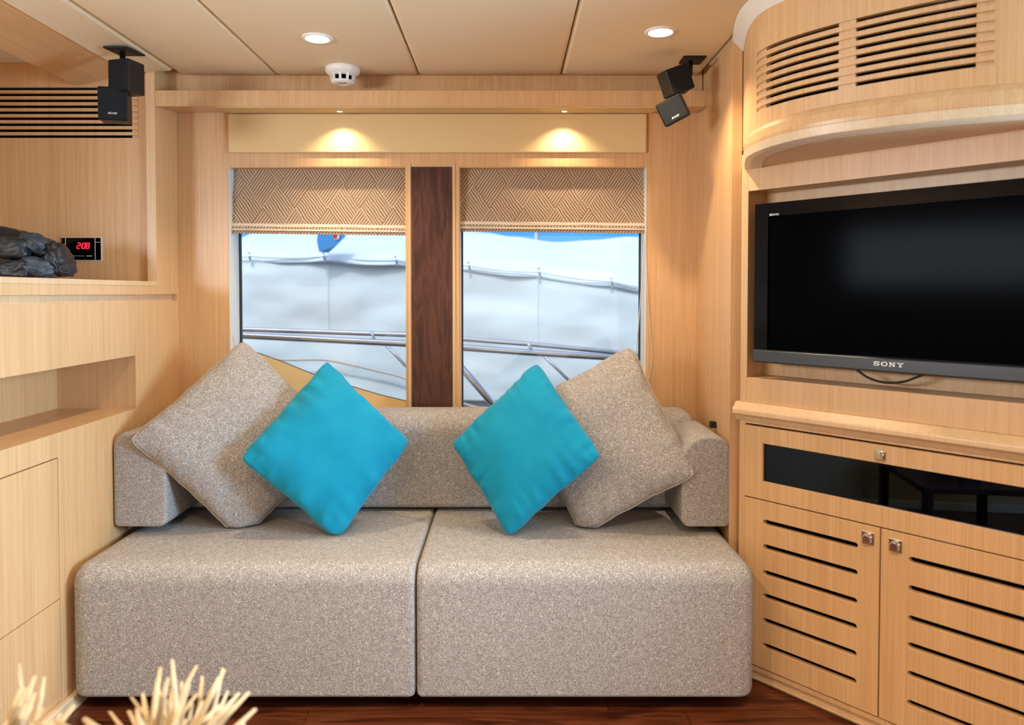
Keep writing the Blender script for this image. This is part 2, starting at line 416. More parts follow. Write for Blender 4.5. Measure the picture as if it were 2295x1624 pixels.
# ---- left half wall with niche, groove and cupboard fronts; post up to the ceiling
TH = 0.032
yN1 = at_x(304, 850, XL).y; zN1 = at(303, 796, yN1).z; zN0 = at(304, 915, yN1).z; yN0 = 1.55
zG1 = at(402, 659, DW).z; zG0 = at(402, 673, DW).z
yP = at_x(349, 400, XL).y; zSill = at_x(345, 641, XL).z
yD = at_x(130, 1030, XL).y; zD1 = at_x(127, 1025, XL).z; zD0 = at_x(135, 1341, XL).z
outline = [(-0.3, 0), (DW-0.001, 0), (DW-0.001, ZCEIL+0.034), (yP, ZCEIL+0.034), (yP, zSill), (-0.3, zSill)]
wl = struct(link('wall_left', plate_mesh('wall_left', outline, [rect(yN0, yN1, zN0, zN1), rect(-0.25, DW-0.02, zG0, zG1), rect(1.45, yD, 0.055, zD1)], TH, YZ(XL-TH/2)), M['oak']), 'oak half wall with an open niche and flush cupboard fronts')
box('groove_back', M['oak_edge'], wl, XL-TH-0.004, XL-0.020, -0.27, DW-0.002, zG0-0.006, zG1+0.006)
XN = at(128, 880, yN1).x
nb = MB()
nb.box(XN-0.015, XN, yN0-0.015, yN1+0.015, zN0-0.015, zN1+0.015); nb.box(XN, XL-TH, yN1, yN1+0.015, zN0, zN1); nb.box(XN, XL-TH, yN0-0.015, yN0, zN0, zN1)
nb.box(XN, XL-TH, yN0-0.015, yN1+0.015, zN0-0.015, zN0); nb.box(XN, XL-TH, yN0-0.015, yN1+0.015, zN1, zN1+0.015)
nb.build('niche_lining', M['oak'], wl)
box('cupboard_front', M['oak'], wl, XL-0.02, XL+0.0005, 1.452, yD-0.0025, zD0+0.0015, zD1-0.004, bevel=0.0012)
box('cupboard_front', M['oak'], wl, XL-0.02, XL+0.0005, 1.452, yD-0.0025, 0.057, zD0-0.0015, bevel=0.0012)
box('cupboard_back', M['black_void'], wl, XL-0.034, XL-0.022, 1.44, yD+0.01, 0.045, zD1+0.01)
struct(box('baseboard_left', M['oak_lip'], None, XL+0.0005, XL+0.022, -0.3, DW-0.7, 0.0, 0.05, bevel=0.004), 'pale skirting at the foot of the left half wall')
# sill capping and jamb trim around the opening above the half wall
zLip = at_x(335, 630, XL).z
cap = struct(MB().box(XL-0.034, XL+0.0015, -0.3, yP, zSill, zLip).build('trim_5', M['oak_edge'], None, bevel=0.002), 'pale oak capping on the left half wall')
struct(box('trim_6', M['oak_edge'], None, XL-TH-0.002, XL+0.0012, yP-0.004, yP-0.0002, zLip, ZCEIL-0.012), 'pale oak edge of the post beside the opening')
# shelf behind the half wall and the far end panel with a slatted vent
struct(box('trim_7', M['oak'], None, -2.135, XL-0.036, -0.3, 2.97, zSill-0.03, zSill+0.006), 'oak shelf top behind the left half wall')
YE = 2.972
ex1 = at(334, 400, YE).x
vx1 = at(310, 250, YE).x; vx0 = -2.10; zv1 = at(150, 195.5, YE).z; zv0 = at(150, 309, YE).z
we = struct(link('wall_end', plate_mesh('wall_end', rect(-2.72, XL-TH+0.001, zSill, ZCEIL+0.034), [rect(vx0, vx1, zv0, zv1)], 0.016, XZ(YE+0.008)), M['oak']), 'oak end panel with a long black slatted vent')
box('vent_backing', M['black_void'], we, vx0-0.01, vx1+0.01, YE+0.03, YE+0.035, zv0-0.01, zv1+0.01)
vf = at(294, 250, YE).x
box('vent_side_strip', M['oak'], we, vf, vx1, YE+0.007, YE+0.028, zv0, zv1)
pitch = (zv1-zv0-0.011)/8
for i in range(8):
    zc = zv0+0.0055+pitch*(i+0.5)
    box('vent_slat', M['oak'], we, vx0, vx1-0.001, YE+0.0002, YE+0.012, zc-0.0062, zc+0.0062)
struct(MB().prism([(-2.74, 1.32), (-2.14, 1.32), (-2.14, 2.965), (-2.18, 2.965), (-2.18, 1.36), (-2.74, 1.36)], 0, ZCEIL+0.034).build('wall_light_blocker', M['oak'], None), 'added unseen oak wall blocking galley light from the end panel')  # out of view, added to keep galley window light off the vented panel
# ---- right wall with its end column
YC = 2.60
cr0 = at(1638, 600, YC).x; cr1 = at(1661, 600, YC).x; xr = at(1563, 600, DW).x
struct(MB().prism([(cr0, YC), (cr1, YC), (cr1+0.03, YC+0.06), (xr+0.06, DW), (xr, DW)], 0, ZCEIL+0.034).build('wall_right', M['oak'], None, bevel=0.001), 'short oak wall and column to the right of the sofa')
# ---- the rest of the cabin behind the camera
struct(link('wall_rear', plate_mesh('wall_rear', rect(-2.75, 2.2, 0, ZCEIL+0.09), [rect(-1.15, 1.35, 0.35, 2.15)], 0.05, XZ(-2.325)), M['oak']), 'oak rear wall with an open doorway behind the camera')
struct(link('wall_side', plate_mesh('wall_side', rect(-2.35, 3.3, 0, ZCEIL+0.09), [rect(0.75, 1.75, 1.0, 2.0)], 0.05, YZ(2.175)), M['oak']), 'outer side wall with a window opening')
struct(link('wall_outer', plate_mesh('wall_outer', rect(-2.35, 3.3, 0, ZCEIL+0.09), [rect(-0.3, 1.2, 1.38, 1.86)], 0.05, YZ(-2.775)), M['oak']), 'outer oak wall of the galley side')

# ================================================================== THE ANGLED MEDIA UNIT
UX, UY = 0.8163, 2.525
UANG = math.atan2(-0.757, 0.653)
ud = Vector((math.cos(UANG), math.sin(UANG), 0)); un = Vector((-math.sin(UANG), math.cos(UANG), 0))   # along, into the wall
def on_unit(px, py, ly=0.0):
    d = ray(px, py); o = Vector((UX, UY, 0)); k = ((o-CAM).dot(un)+ly)/d.dot(un); p = CAM+d*k
    return (p-o).dot(ud), p.z
def U(name, label, cat): return thing(name, label, cat, (UX, UY, 0), UANG)
UXZ = lambda y: XZ(y)
TW = 0.905
zA = on_unit(1673, 949)[1]; zBm = on_unit(1673, 1111)[1]; zDoor0 = on_unit(1700, 1492)[1]
tl = -0.022; tr = TW+0.022
mc = U('media_cabinet', 'low oak media cabinet with slotted doors and smoked glass flap under the television', 'cabinet')
cb = MB(); 
cb.box(tl, 0.0, 0, 0.4, zDoor0-0.004, zA+0.012); cb.box(TW, tr, 0, 0.4, zDoor0-0.004, zA+0.012); cb.box(0, TW, 0.0, 0.4, zA+0.003, zA+0.012)
cb.box(0, TW, 0.0, 0.4, zDoor0-0.02, zDoor0-0.004); cb.box(0, TW, 0.022, 0.4, zBm-0.012, zBm+0.012)
cb.build('carcass', M['oak'], mc)
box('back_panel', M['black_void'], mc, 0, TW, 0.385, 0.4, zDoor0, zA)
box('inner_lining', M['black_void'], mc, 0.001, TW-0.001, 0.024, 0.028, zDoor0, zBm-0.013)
# flap with smoked glass
g0 = on_unit(1711, 993); g1 = on_unit(1711, 1078)
fp = link('flap', plate_mesh('flap', rect(0.002, TW-0.002, zBm+0.002, zA-0.003), [rect(g0[0], TW-g0[0], g1[1], g0[1])], 0.02, XZ(0.006)), M['oak'], mc, bevel=0.001)
box('glass', M['smoked'], fp, g0[0]-0.004, TW-g0[0]+0.004, 0.006, 0.010, g1[1]-0.004, g0[1]+0.004)
def latch(parent, t, z, sc=1.0):
    h = 0.0185*sc
    pl = box('latch_plate', M['chrome'], parent, t-h, t+h, -0.0075, -0.004, z-h, z+h, bevel=0.001)
    n = 12; r = 0.0125*sc
    arch = [(t-r, z-r), (t+r, z-r)]+[(t+r*math.cos(math.pi*i/n), z+r*0.15+r*math.sin(math.pi*i/n)) for i in range(n+1)]
    cx_, cz_ = t, z
    q = MB().loft([[(cx_+(x-cx_)*k, y, cz_+(zz-cz_)*k) for x, zz in arch] for k, y in ((1.1, -0.0072), (1.0, -0.010), (0.95, -0.018), (0.80, -0.0215))])
    return q.build('knob', M['chrome'], parent, bevel=0.0008)
kz = on_unit(1975, 1020); latch(fp, kz[0], kz[1], 0.85)
# two slotted doors
slotz = [on_unit(1712, y)[1] for y in (1168, 1223, 1281, 1333, 1388, 1444)]
s0 = on_unit(1712, 1168)[0]; s1 = on_unit(1924, 1222)[0]; r0 = on_unit(2038, 1255)[0]
H = TW/2
for a, b, sa, sb, kx in ((0.002, H-0.002, s0, s1, (1947, 1204)), (H+0.002, TW-0.002, r0, TW-s0, (2009, 1221))):
    dr = link('door', plate_mesh('door', rect(a, b, zDoor0, zBm-0.002), [stadium(sa, sb, z, 0.0165) for z in slotz], 0.02, XZ(0.006)), M['oak'], mc, bevel=0.0012)
    k = on_unit(*kx); latch(dr, k[0], k[1])
# plinth: two stepped boards and toe kick
box('plinth', M['oak_edge'], mc, tl, tr, 0.012, 0.03, zDoor0-0.045, zDoor0-0.020); box('plinth', M['oak_edge'], mc, tl, tr, 0.004, 0.03, zDoor0-0.052, zDoor0-0.046, bevel=0.002)
box('toe_kick', M['oak'], mc, tl, tr, 0.02, 0.4, 0, zDoor0-0.052)
# equipment inside the flap
av = U('disc_player', 'black disc player behind the smoked glass flap', 'electronics')
box('casing', M['black_plastic'], av, 0.35, 0.78, 0.07, 0.36, zBm+0.0125, zBm+0.075, bevel=0.003)
box('front_strip', M['steel'], av, 0.37, 0.76, 0.067, 0.0705, zBm+0.026, zBm+0.030)
# worktop ledge
zR0 = on_unit(1662, 928, -0.03)[1]; zR1 = on_unit(1664, 900, -0.012)[1]; zSl = on_unit(1679, 845)[1]
pf = [(-0.030, zR0), (-0.030, zR0+0.016), (-0.010, zR1), (0.06, zR1), (0.06, zA+0.012), (-0.006, zA+0.012), (-0.016, zR0-0.006)]
wt = U('ledge_top', 'oak ledge with a sloping front edge below the television', 'ledge')
MB().loft([[(t, y, z) for y, z in pf] for t in (tl-0.012, tr)]).build('ledge_board', M['oak_edge'], wt, bevel=0.003)
# television alcove
al = U('tv_alcove', 'recessed oak alcove holding the television', 'alcove')
zF = on_unit(1683, 428)[1]; zF1 = ZC+0.47
box('riser', M['oak'], al, 0.004, tr, 0.0, 0.02, zR1, zSl, bevel=0.001); box('shelf', M['oak'], al, 0.004, tr, 0.02, 0.13, zSl-0.02, zSl-0.001)
box('fascia', M['oak'], al, 0.004, tr, 0.0, 0.02, zF, zF1, bevel=0.001); box('soffit', M['oak'], al, 0.004, tr, 0.02, 0.13, zF+0.002, zF+0.02)
box('back_panel', M['oak'], al, tl, tr, 0.115, 0.13, zSl, zF+0.002)
box('side_panel', M['oak'], al, tl, 0.004, 0.0, 0.13, zR1, zF1, bevel=0.001); box('side_panel', M['oak'], al, TW+0.006, tr, 0.0005, 0.114, zSl, zF)
struct(MB().prism([(UX+ud.x*t+un.x*y, UY+ud.y*t+un.y*y) for t, y in ((tr+0.001, 0), (0.96, 0), (0.96, 0.1), (tr+0.001, 0.1))]+[], 0, ZCEIL+0.03).build('wall_unit', M['oak'], None), 'oak wall beyond the media unit')
we_ = (UX+ud.x*0.962, UY+ud.y*0.962); struct(box('wall_return', M['oak'], None, we_[0]+0.001, 2.15, we_[1]-0.02, we_[1]+0.03, 0, ZCEIL+0.03), 'oak return wall beside the starboard window')
# television
tv = U('television', 'large flat black television set into the oak alcove', 'television')
q0 = on_unit(1692, 458, -0.02); q1 = on_unit(1689, 811, -0.02)
ta, tb = q0[0], 2*on_unit(1991, 816, -0.02)[0]-q0[0]; tz0, tz1 = q1[1], q0[1]
box('casing', M['black_plastic'], tv, ta+0.01, tb-0.01, -0.004, 0.065, tz0+0.02, tz1-0.02, bevel=0.01)
sx0 = on_unit(1722, 484, -0.02)[0]; sz1 = on_unit(1722, 485, -0.02)[1]; sz0 = on_unit(1722, 784, -0.02)[1]
bz = link('bezel', plate_mesh('bezel', rect(ta, tb, sz0-0.001, tz1), [rect(sx0, tb-(sx0-ta), sz0+0.002, sz1)], 0.018, XZ(-0.011)), M['bezel'], tv, bevel=0.0008)
box('screen', M['screen'], tv, sx0-0.002, tb-(sx0-ta)+0.002, -0.015, -0.006, sz0, sz1+0.002)
sb = MB().loft([[(t, -0.026, tz0+0.004), (t, -0.026, sz0-0.004), (t, -0.020, sz0), (t, 0.01, sz0), (t, 0.01, tz0), (t, -0.022, tz0)] for t in (ta, tb)]).build('speaker_bar', M['tv_bar'], tv, bevel=0.002)
def put_text(me, parent, m, t, y, z, name='lettering', rot=None):
    me.transform(Matrix.Translation((t, y, z)) @ Matrix.Rotation(math.pi/2, 4, 'X')); return link(name, me, m, parent)
# slab-serif maker's name built from strokes
def slab_letters(parent, t, y, z, h, m):
    b = MB(); w = h*1.45; th = h*0.2; sw = h*0.34; gap = h*0.32; x = t-(4*w+3*gap)/2
    def r(x0, x1, z0, z1): b.box(x+x0*w, x+x1*w, y-0.0012, y, z+(z0-0.5)*h, z+(z1-0.5)*h)
    def poly(pts):
        n = len(pts); b.loft([[(x+p*w, yy, z+(q-0.5)*h) for p, q in pts] for yy in (y-0.0012, y)])
    def ring(a, c, e, f, s0=0, s1=360, n=28):
        for i in range(n):
            p, q = math.radians(s0+(s1-s0)*i/n), math.radians(s0+(s1-s0)*(i+1)/n)
            poly([(a+c*math.cos(p), e+f*math.sin(p)), (a+c*math.cos(q), e+f*math.sin(q)), (a+(c-0.2)*math.cos(q), e+(f-0.16)*math.sin(q)), (a+(c-0.2)*math.cos(p), e+(f-0.16)*math.sin(p))])
    # S
    ring(0.5, 0.46, 0.73, 0.27, 20, 270, 18); ring(0.5, 0.46, 0.29, 0.29, -160, 90, 18)
    poly([(0.78, 0.68), (0.95, 0.68), (0.95, 1.0), (0.85, 1.0)]); poly([(0.05, 0.0), (0.15, 0.0), (0.22, 0.34), (0.05, 0.34)])
    x += w+gap
    ring(0.5, 0.52, 0.5, 0.52)                                              # O
    x += w+gap
    poly([(0.12, 0.0), (0.26, 0.0), (0.26, 1.0), (0.12, 1.0)]); poly([(0.76, 0.0), (0.88, 0.0), (0.88, 1.0), (0.76, 1.0)])   # N
    poly([(0.12, 1.0), (0.36, 1.0), (0.88, 0.0), (0.70, 0.0)]); r(-0.02, 0.36, 0.86, 1); r(-0.02, 0.40, 0, 0.13); r(0.62, 1.02, 0.87, 1)
    x += w+gap
    poly([(0.40, 0.0), (0.62, 0.0), (0.62, 0.5), (0.40, 0.5)]); poly([(0.40, 0.5), (0.60, 0.42), (0.30, 1.0), (0.06, 1.0)]); poly([(0.44, 0.42), (0.62, 0.5), (0.94, 1.0), (0.76, 1.0)])  # Y
    r(-0.04, 0.42, 0.87, 1); r(0.60, 1.04, 0.87, 1); r(0.26, 0.76, 0, 0.13)
    return b.build('lettering', m, parent)
lz = on_unit(1991, 816, -0.026); slab_letters(sb, lz[0], -0.0262, lz[1], 0.0125, M['silver_text'])
bzp = on_unit(1733, 481, -0.02); put_text(text_mesh('BRAVIA', 0.010), bz, M['silver_text'], bzp[0]+0.004, -0.0206, bzp[1])
box('wall_bracket', M['black_plastic'], tv, 0.33, 0.58, 0.06, 0.114, tz0+0.15, tz1-0.15)
cbp = [on_unit(x, y, 0.03) for x, y in ((1912, 818), (1925, 832), (1950, 848), (1985, 857), (2025, 855), (2062, 842), (2085, 834))]
ca = U('tv_cable', 'black cable sagging below the television', 'cable')
MB().tube([(t, 0.03, z) for t, z in spline([(a, b) for a, b in cbp], 26)], 0.0035, 8).build('cable', M['black_plastic'], ca, smooth=True)

# ---- curved upper cabinet: louvred body over a bull-nosed lip
body_pts = [(0.826, 2.61), (0.806, 2.54), (0.779, 2.43), (0.762, 2.33), (0.764, 2.24), (0.785, 2.175), (0.826, 2.105), (0.893, 2.022), (0.960, 1.955), (1.050, 1.880), (1.145, 1.814), (1.30, 1.735), (1.47, 1.67), (1.65, 1.61)]
lip_pts = [(0.826, 2.61), (0.806, 2.54), (0.772, 2.43), (0.742, 2.31), (0.748, 2.18), (0.785, 2.065), (0.840, 1.985), (0.915, 1.917), (1.03, 1.838), (1.12, 1.790), (1.225, 1.746), (1.42, 1.67), (1.65, 1.60)]
def curve_frame(pts, n=160):
    P = spline([(x, y, 0) for x, y in pts], n); out = []
    for i, p in enumerate(P):
        t = (P[min(i+1, n-1)]-P[max(i-1, 0)]).normalized(); out.append((p, Vector((t.y, -t.x, 0))))   # outward normal (to the room)
    return out
BF = curve_frame(body_pts); LF = curve_frame(lip_pts)
for FR in (BF, LF):
    if FR[80][1].dot(Vector((-1, -1, 0))) < 0:
        for i in range(len(FR)): FR[i] = (FR[i][0], -FR[i][1])
def px_of(p):
    d = p-CAM; F = Vector((0, math.cos(PITCH), -math.sin(PITCH))); Up = Vector((0, math.sin(PITCH), math.cos(PITCH)))
    return CX+FPX*d.x/d.dot(F), CY-FPX*d.dot(Up)/d.dot(F)
def idx_at(FR, px, z): return min(range(len(FR)), key=lambda i: abs(px_of(Vector((FR[i][0].x, FR[i][0].y, z)))[0]-px))
def sweep(FR, i0, i1, prof, name, m, parent, step=3, **kw):
    """prof: closed list of (out, z)"""
    ids = list(range(i0, i1, step))+[i1]
    return MB().loft([[(FR[i][0].x+FR[i][1].x*o, FR[i][0].y+FR[i][1].y*o, z) for o, z in prof] for i in ids]).build(name, m, parent, **kw)
uc = thing('curved_wall_cabinet', 'curved oak overhead cabinet with louvred grille above the television', 'cabinet', (0, 0, 0))
zs = []
iL = idx_at(BF, 1696, ZC+0.6); iR = idx_at(BF, 2227, ZC+0.6)
iM0 = idx_at(BF, 1878, ZC+0.6); iM1 = idx_at(BF, 1919, ZC+0.6); iL1 = idx_at(BF, 1713, ZC+0.6); iR1 = idx_at(BF, 2189, ZC+0.6)
def z_at(FR, i, py):
    p = FR[i][0]; d = p; dep = p.y; 
    return at(CX, py, dep).z
sz_lo = z_at(BF, iL1, 243); sz_hi = z_at(BF, iL1, 107)
zBody0 = z_at(BF, iL, 292); zTop = ZC+0.842
last = len(BF)-1
body_prof = lambda z0, z1: [(0, z0), (0, z1), (-0.018, z1), (-0.018, z0)]
sweep(BF, 0, last, body_prof(zBody0, sz_lo), 'front_panel', M['oak'], uc, smooth=False, bevel=0)
sweep(BF, 0, last, body_prof(sz_hi, zTop), 'front_panel', M['oak'], uc)
sweep(BF, 0, iL, body_prof(sz_lo, sz_hi), 'front_panel', M['oak'], uc)
sweep(BF, iR, last, body_prof(sz_lo, sz_hi), 'front_panel', M['oak'], uc)
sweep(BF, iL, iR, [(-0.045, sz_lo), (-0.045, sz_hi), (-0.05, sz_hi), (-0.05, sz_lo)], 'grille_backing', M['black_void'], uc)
for a, b in ((iL, iL1), (iM0, iM1), (iR1, iR)):
    sweep(BF, a, b, [(-0.005, sz_lo), (-0.005, sz_hi), (-0.02, sz_hi), (-0.02, sz_lo)], 'grille_stile', M['oak'], uc, step=2)
pit = (sz_hi-sz_lo-0.012)/7
for i in range(7):
    zc = sz_lo+0.006+pit*(i+0.5); hh = pit*0.5-0.0055
    sweep(BF, iL, iR, [(0.0, zc-hh), (0.0, zc+hh), (-0.014, zc+hh), (-0.014, zc-hh)], 'grille_slat', M['oak'], uc)
sweep(BF, 2, last, [(0.001, zTop-0.002), (0.038, ZCEIL-0.001), (-0.02, ZCEIL-0.001), (-0.02, zTop-0.002)], 'cove_trim', M['white_trim'], uc)['label'] = 'white cove moulding'
# top board and body bottom step, lip
sweep(BF, 0, last, [(-0.018, zTop-0.015), (-0.018, zTop), (-0.5, zTop), (-0.5, zTop-0.015)], 'top_board', M['oak'], uc)
zl0 = z_at(LF, idx_at(LF, 1887, ZC+.43), 298); zl1 = z_at(LF, idx_at(LF, 1924, ZC+.46), 265)
nose = [(-0.016, zl0), (-0.004, zl0+0.006), (0.0, zl1-0.004), (0.001, zl1+0.006), (-0.003, zl1+0.030), (-0.016, zl1+0.046), (-0.03, zl1+0.052), (-0.06, zl1+0.052), (-0.06, zl0)]
lp = sweep(LF, 0, last, nose[3:]+[(-0.06, zl1-0.004), (0, zl1-0.004)], 'lip', M['oak'], uc, bevel=0.0015)
sweep(LF, 0, last, [(-0.022, zl0), (-0.004, zl0+0.004), (0.001, zl1-0.004), (-0.06, zl1-0.004), (-0.06, zl0)], 'lip_edge', M['oak_lip'], uc, bevel=0.0015)
# underside board between lip and alcove
uchord = [(UX+ud.x*t+un.x*0.02, UY+ud.y*t+un.y*0.02) for t in (0.93, -0.02)]
und = [(LF[i][0].x+LF[i][1].x*-0.03, LF[i][0].y+LF[i][1].y*-0.03) for i in range(0, last, 4) if (Vector((LF[i][0].x-UX, LF[i][0].y-UY, 0)).dot(ud) < 0.93) and Vector((LF[i][0].x-LF[i][1].x*0.03-UX, LF[i][0].y-LF[i][1].y*0.03-UY, 0)).dot(un) < 0.012]
MB().prism(und+uchord, zl0+0.004, zl0+0.016).build('underside', M['oak'], uc)
und2 = [(BF[i][0].x+BF[i][1].x*-0.012, BF[i][0].y+BF[i][1].y*-0.012) for i in range(0, last, 4)]
sweep(BF, 0, last, [(-0.012, zl1+0.05), (-0.012, zBody0+0.003), (-0.03, zBody0+0.003), (-0.03, zl1+0.05)], 'shadow_step', M['oak_lip'], uc)

# ================================================================== SOFA
SZ = 0.473; YF = 2.3
sofa = thing('sofa', 'taupe fabric sofa with two wide seats below the windows', 'sofa', (-0.3, 2.7, 0))
def sp(o): o.location = (0.3, -2.7, 0); return o          # meshes are drawn in room coordinates
xs0 = at(151, 1400, YF).x; xs1 = at(931, 1400, YF).x; xs2 = at(1697, 1400, YF).x
YB = 2.885
for a, b, e0, e1 in ((xs0, xs1-0.002, 0.055, 0.020), (xs1+0.002, xs2, 0.020, 0.050)):
    st = rloft(a, b, (YF, 3.10, 0.052, SZ), (0.015, 0.015, 0.02, 0.065), e0, e1, 'x', mid=14, n=10, puff=0.006).build('seat', M['fabric'], sofa, smooth=True); sp(st)
# backrest bolster
zbk = at(960, 917, 3.0).z
bk = rloft(xs0+0.02, at(1560, 930, 2.9).x, (YB, 3.125, SZ+0.012, zbk), (0.02, 0.03, 0.07, 0.085), 0.04, 0.04, 'x', mid=14, n=9).build('backrest', M['fabric'], sofa, smooth=True); sp(bk)
# arm bolsters
YA = 2.60
def arm(x0, x1, z1, inner_left):
    rad = (0.03, 0.02, 0.055, 0.088) if inner_left else (0.02, 0.03, 0.088, 0.055)
    a = rloft(YA, 2.95, (x0, x1, SZ+0.028, z1), rad, 0.014, 0.02, 'y', mid=6, n=9).build('armrest', M['fabric'], sofa, smooth=True); sp(a)
    pr = rrect(x0+0.006, x1-0.006, SZ+0.034, z1-0.006, [max(r-0.006, 0.004) for r in rad], 7)
    pp = MB().tube([(x, YA+0.004, z) for x, z in pr], 0.0022, 6, closed=True).build('piping', M['piping'], a, smooth=True)
    return a
za = at(1600, 978, YA).z
arm(at(253, 1100, YA).x, at(372, 1100, YA).x, at(300, 968, YA).z, False)
arm(at(1528, 1100, YA).x, at(1637, 1100, YA).x, za, True)
for x in (-1.25, -0.45, -0.12, 0.62):
    for y in (2.45, 2.95):
        sp(MB().lathe([(0.022, 0), (0.024, 0.05), (0.024, 0.06)], (x, y, 0), 14).build('foot', M['black_plastic'], sofa))
for x in (at(1576, 1182, 2.66).x, at(300, 1182, 2.66).x):
    sp(MB().lathe([(0.009, SZ-0.001), (0.007, SZ+0.03)], (x, 2.68, 0), 10).build('arm_foot', M['black_plastic'], sofa))
sp(box('under_lining', M['black_felt'], sofa, xs0+0.03, xs2-0.03, YF+0.04, 3.05, 0.047, 0.06))

# ================================================================== CUSHIONS
def cushion(name, label, m, corners, T, pip=False, k=0.045, seed=0, amp=0.0085, sag=1.0, ntt=44):
    """corners: bottom, right, top, left as world points; soft square pad standing on one corner"""
    B, R, Tp, L = [Vector(c) for c in corners]; cen = (B+R+Tp+L)/4
    nrm = (R-L).cross(Tp-B).normalized()
    if nrm.y > 0: nrm = -nrm
    n = ntt; idx = {}; V = []; F = []
    def P(u, v):
        return B*((1-u)*(1-v)/4)+R*((1+u)*(1-v)/4)+Tp*((1+u)*(1+v)/4)+L*((1-u)*(1+v)/4)
    for side in (1, -1):
        for i in range(n+1):
            for j in range(n+1):
                u = math.sin((i/n-0.5)*math.pi*0.92)/math.sin(math.pi*0.46); v = math.sin((j/n-0.5)*math.pi*0.92)/math.sin(math.pi*0.46)
                edge = i in (0, n) or j in (0, n)
                if edge and side == -1: idx[(side, i, j)] = idx[(1, i, j)]; continue
                uu = u*(1-k*(1-v*v)*u*u); vv = v*(1-k*(1-u*u)*v*v)
                cr_ = 1-0.06*(u*u*v*v)**3; uu *= cr_; vv *= cr_; p = P(uu, vv)
                t = T*((1-abs(u)**2.3)*(1-abs(v)**2.3))**0.52 if not edge else 0
                eu, ev = 1-abs(u), 1-abs(v)
                w1 = math.exp(-eu/0.20)*(1-abs(v)**4); w2 = math.exp(-ev/0.20)*(1-abs(u)**4)
                pk = w1*noise.noise(Vector((seed+3.1, v*9.0, (1 if u > 0 else -1)*5.0+u*1.5)))+w2*noise.noise(Vector((seed+7.7, u*9.0, (1 if v > 0 else -1)*5.0+v*1.5)))
                bumps = noise.noise(Vector((u*1.7+seed, v*1.7, side*3.0)))*0.5
                d = t+(pk*amp*3.4+bumps*amp*1.5)*(min(1, t/T*3))
                p = p+nrm*side*d+nrm*(noise.noise(Vector((u*2+seed, v*2, 9)))*0.006)
                p = p+(cen-p)*(0.018*noise.noise(Vector((u*4.5+seed*2, v*4.5, 2.0)))*max(abs(u), abs(v))**4)
                if p.z < SZ+0.012:
                    p.z = SZ+0.012-(SZ+0.012-p.z)*0.10
                idx[(side, i, j)] = len(V); V.append(p)
        for i in range(n):
            for j in range(n):
                q = [idx[(side, i, j)], idx[(side, i+1, j)], idx[(side, i+1, j+1)], idx[(side, i, j+1)]]
                F.append(tuple(q if side == 1 else q[::-1]))
    base = Vector((B.x, B.y, SZ))
    root = thing(name, label, 'cushion', base)
    b = MB().add([p-base for p in V], F).build('cover', m, root, smooth=True)
    loop = [idx[(1, i, 0)] for i in range(n)]+[idx[(1, n, j)] for j in range(n)]+[idx[(1, n-i, n)] for i in range(n)]+[idx[(1, 0, n-j)] for j in range(n)]
    MB().tube([V[i]-base for i in loop], 0.0032 if pip else 0.0014, 6, closed=True).build('piping' if pip else 'seam', M['piping'] if pip else m, root, smooth=True)
    return root
def low(px, py, dz=0.0): return at_z(px, py, SZ+dz)
def drop(v, a): return v+Vector((0, 0, -a))
b = at(757, 1203, 2.58)
cushion('throw_cushion', 'turquoise cushion standing on its corner, nearer the black jacket', M['teal'],
        [drop(b, 0.02), at(924, 990, 2.74), at(733, 803, 2.875), at(530, 1027, 2.555)], 0.078, seed=1)
cushion('throw_cushion', 'turquoise cushion standing on its corner, nearer the television', M['teal'],
        [drop(at(1140, 1198, 2.58), 0.02), at(1352, 1021, 2.555), at(1205, 804, 2.865), at(1008, 993, 2.735)], 0.074, seed=4)
cushion('throw_cushion', 'large taupe cushion leaning on the left arm of the sofa', M['fabric'],
        [drop(at(538, 1203, 2.67), 0.02), at(795, 985, 2.87), at(545, 755, 2.945), at(282, 985, 2.565)], 0.086, True, seed=9, k=0.055)
cushion('throw_cushion', 'large taupe cushion leaning on the right arm of the sofa', M['fabric'],
        [drop(at(1302, 1193, 2.67), 0.02), at(1568, 1068, 2.565), at(1416, 768, 2.945), at(1150, 912, 2.88)], 0.082, True, seed=14, k=0.055)

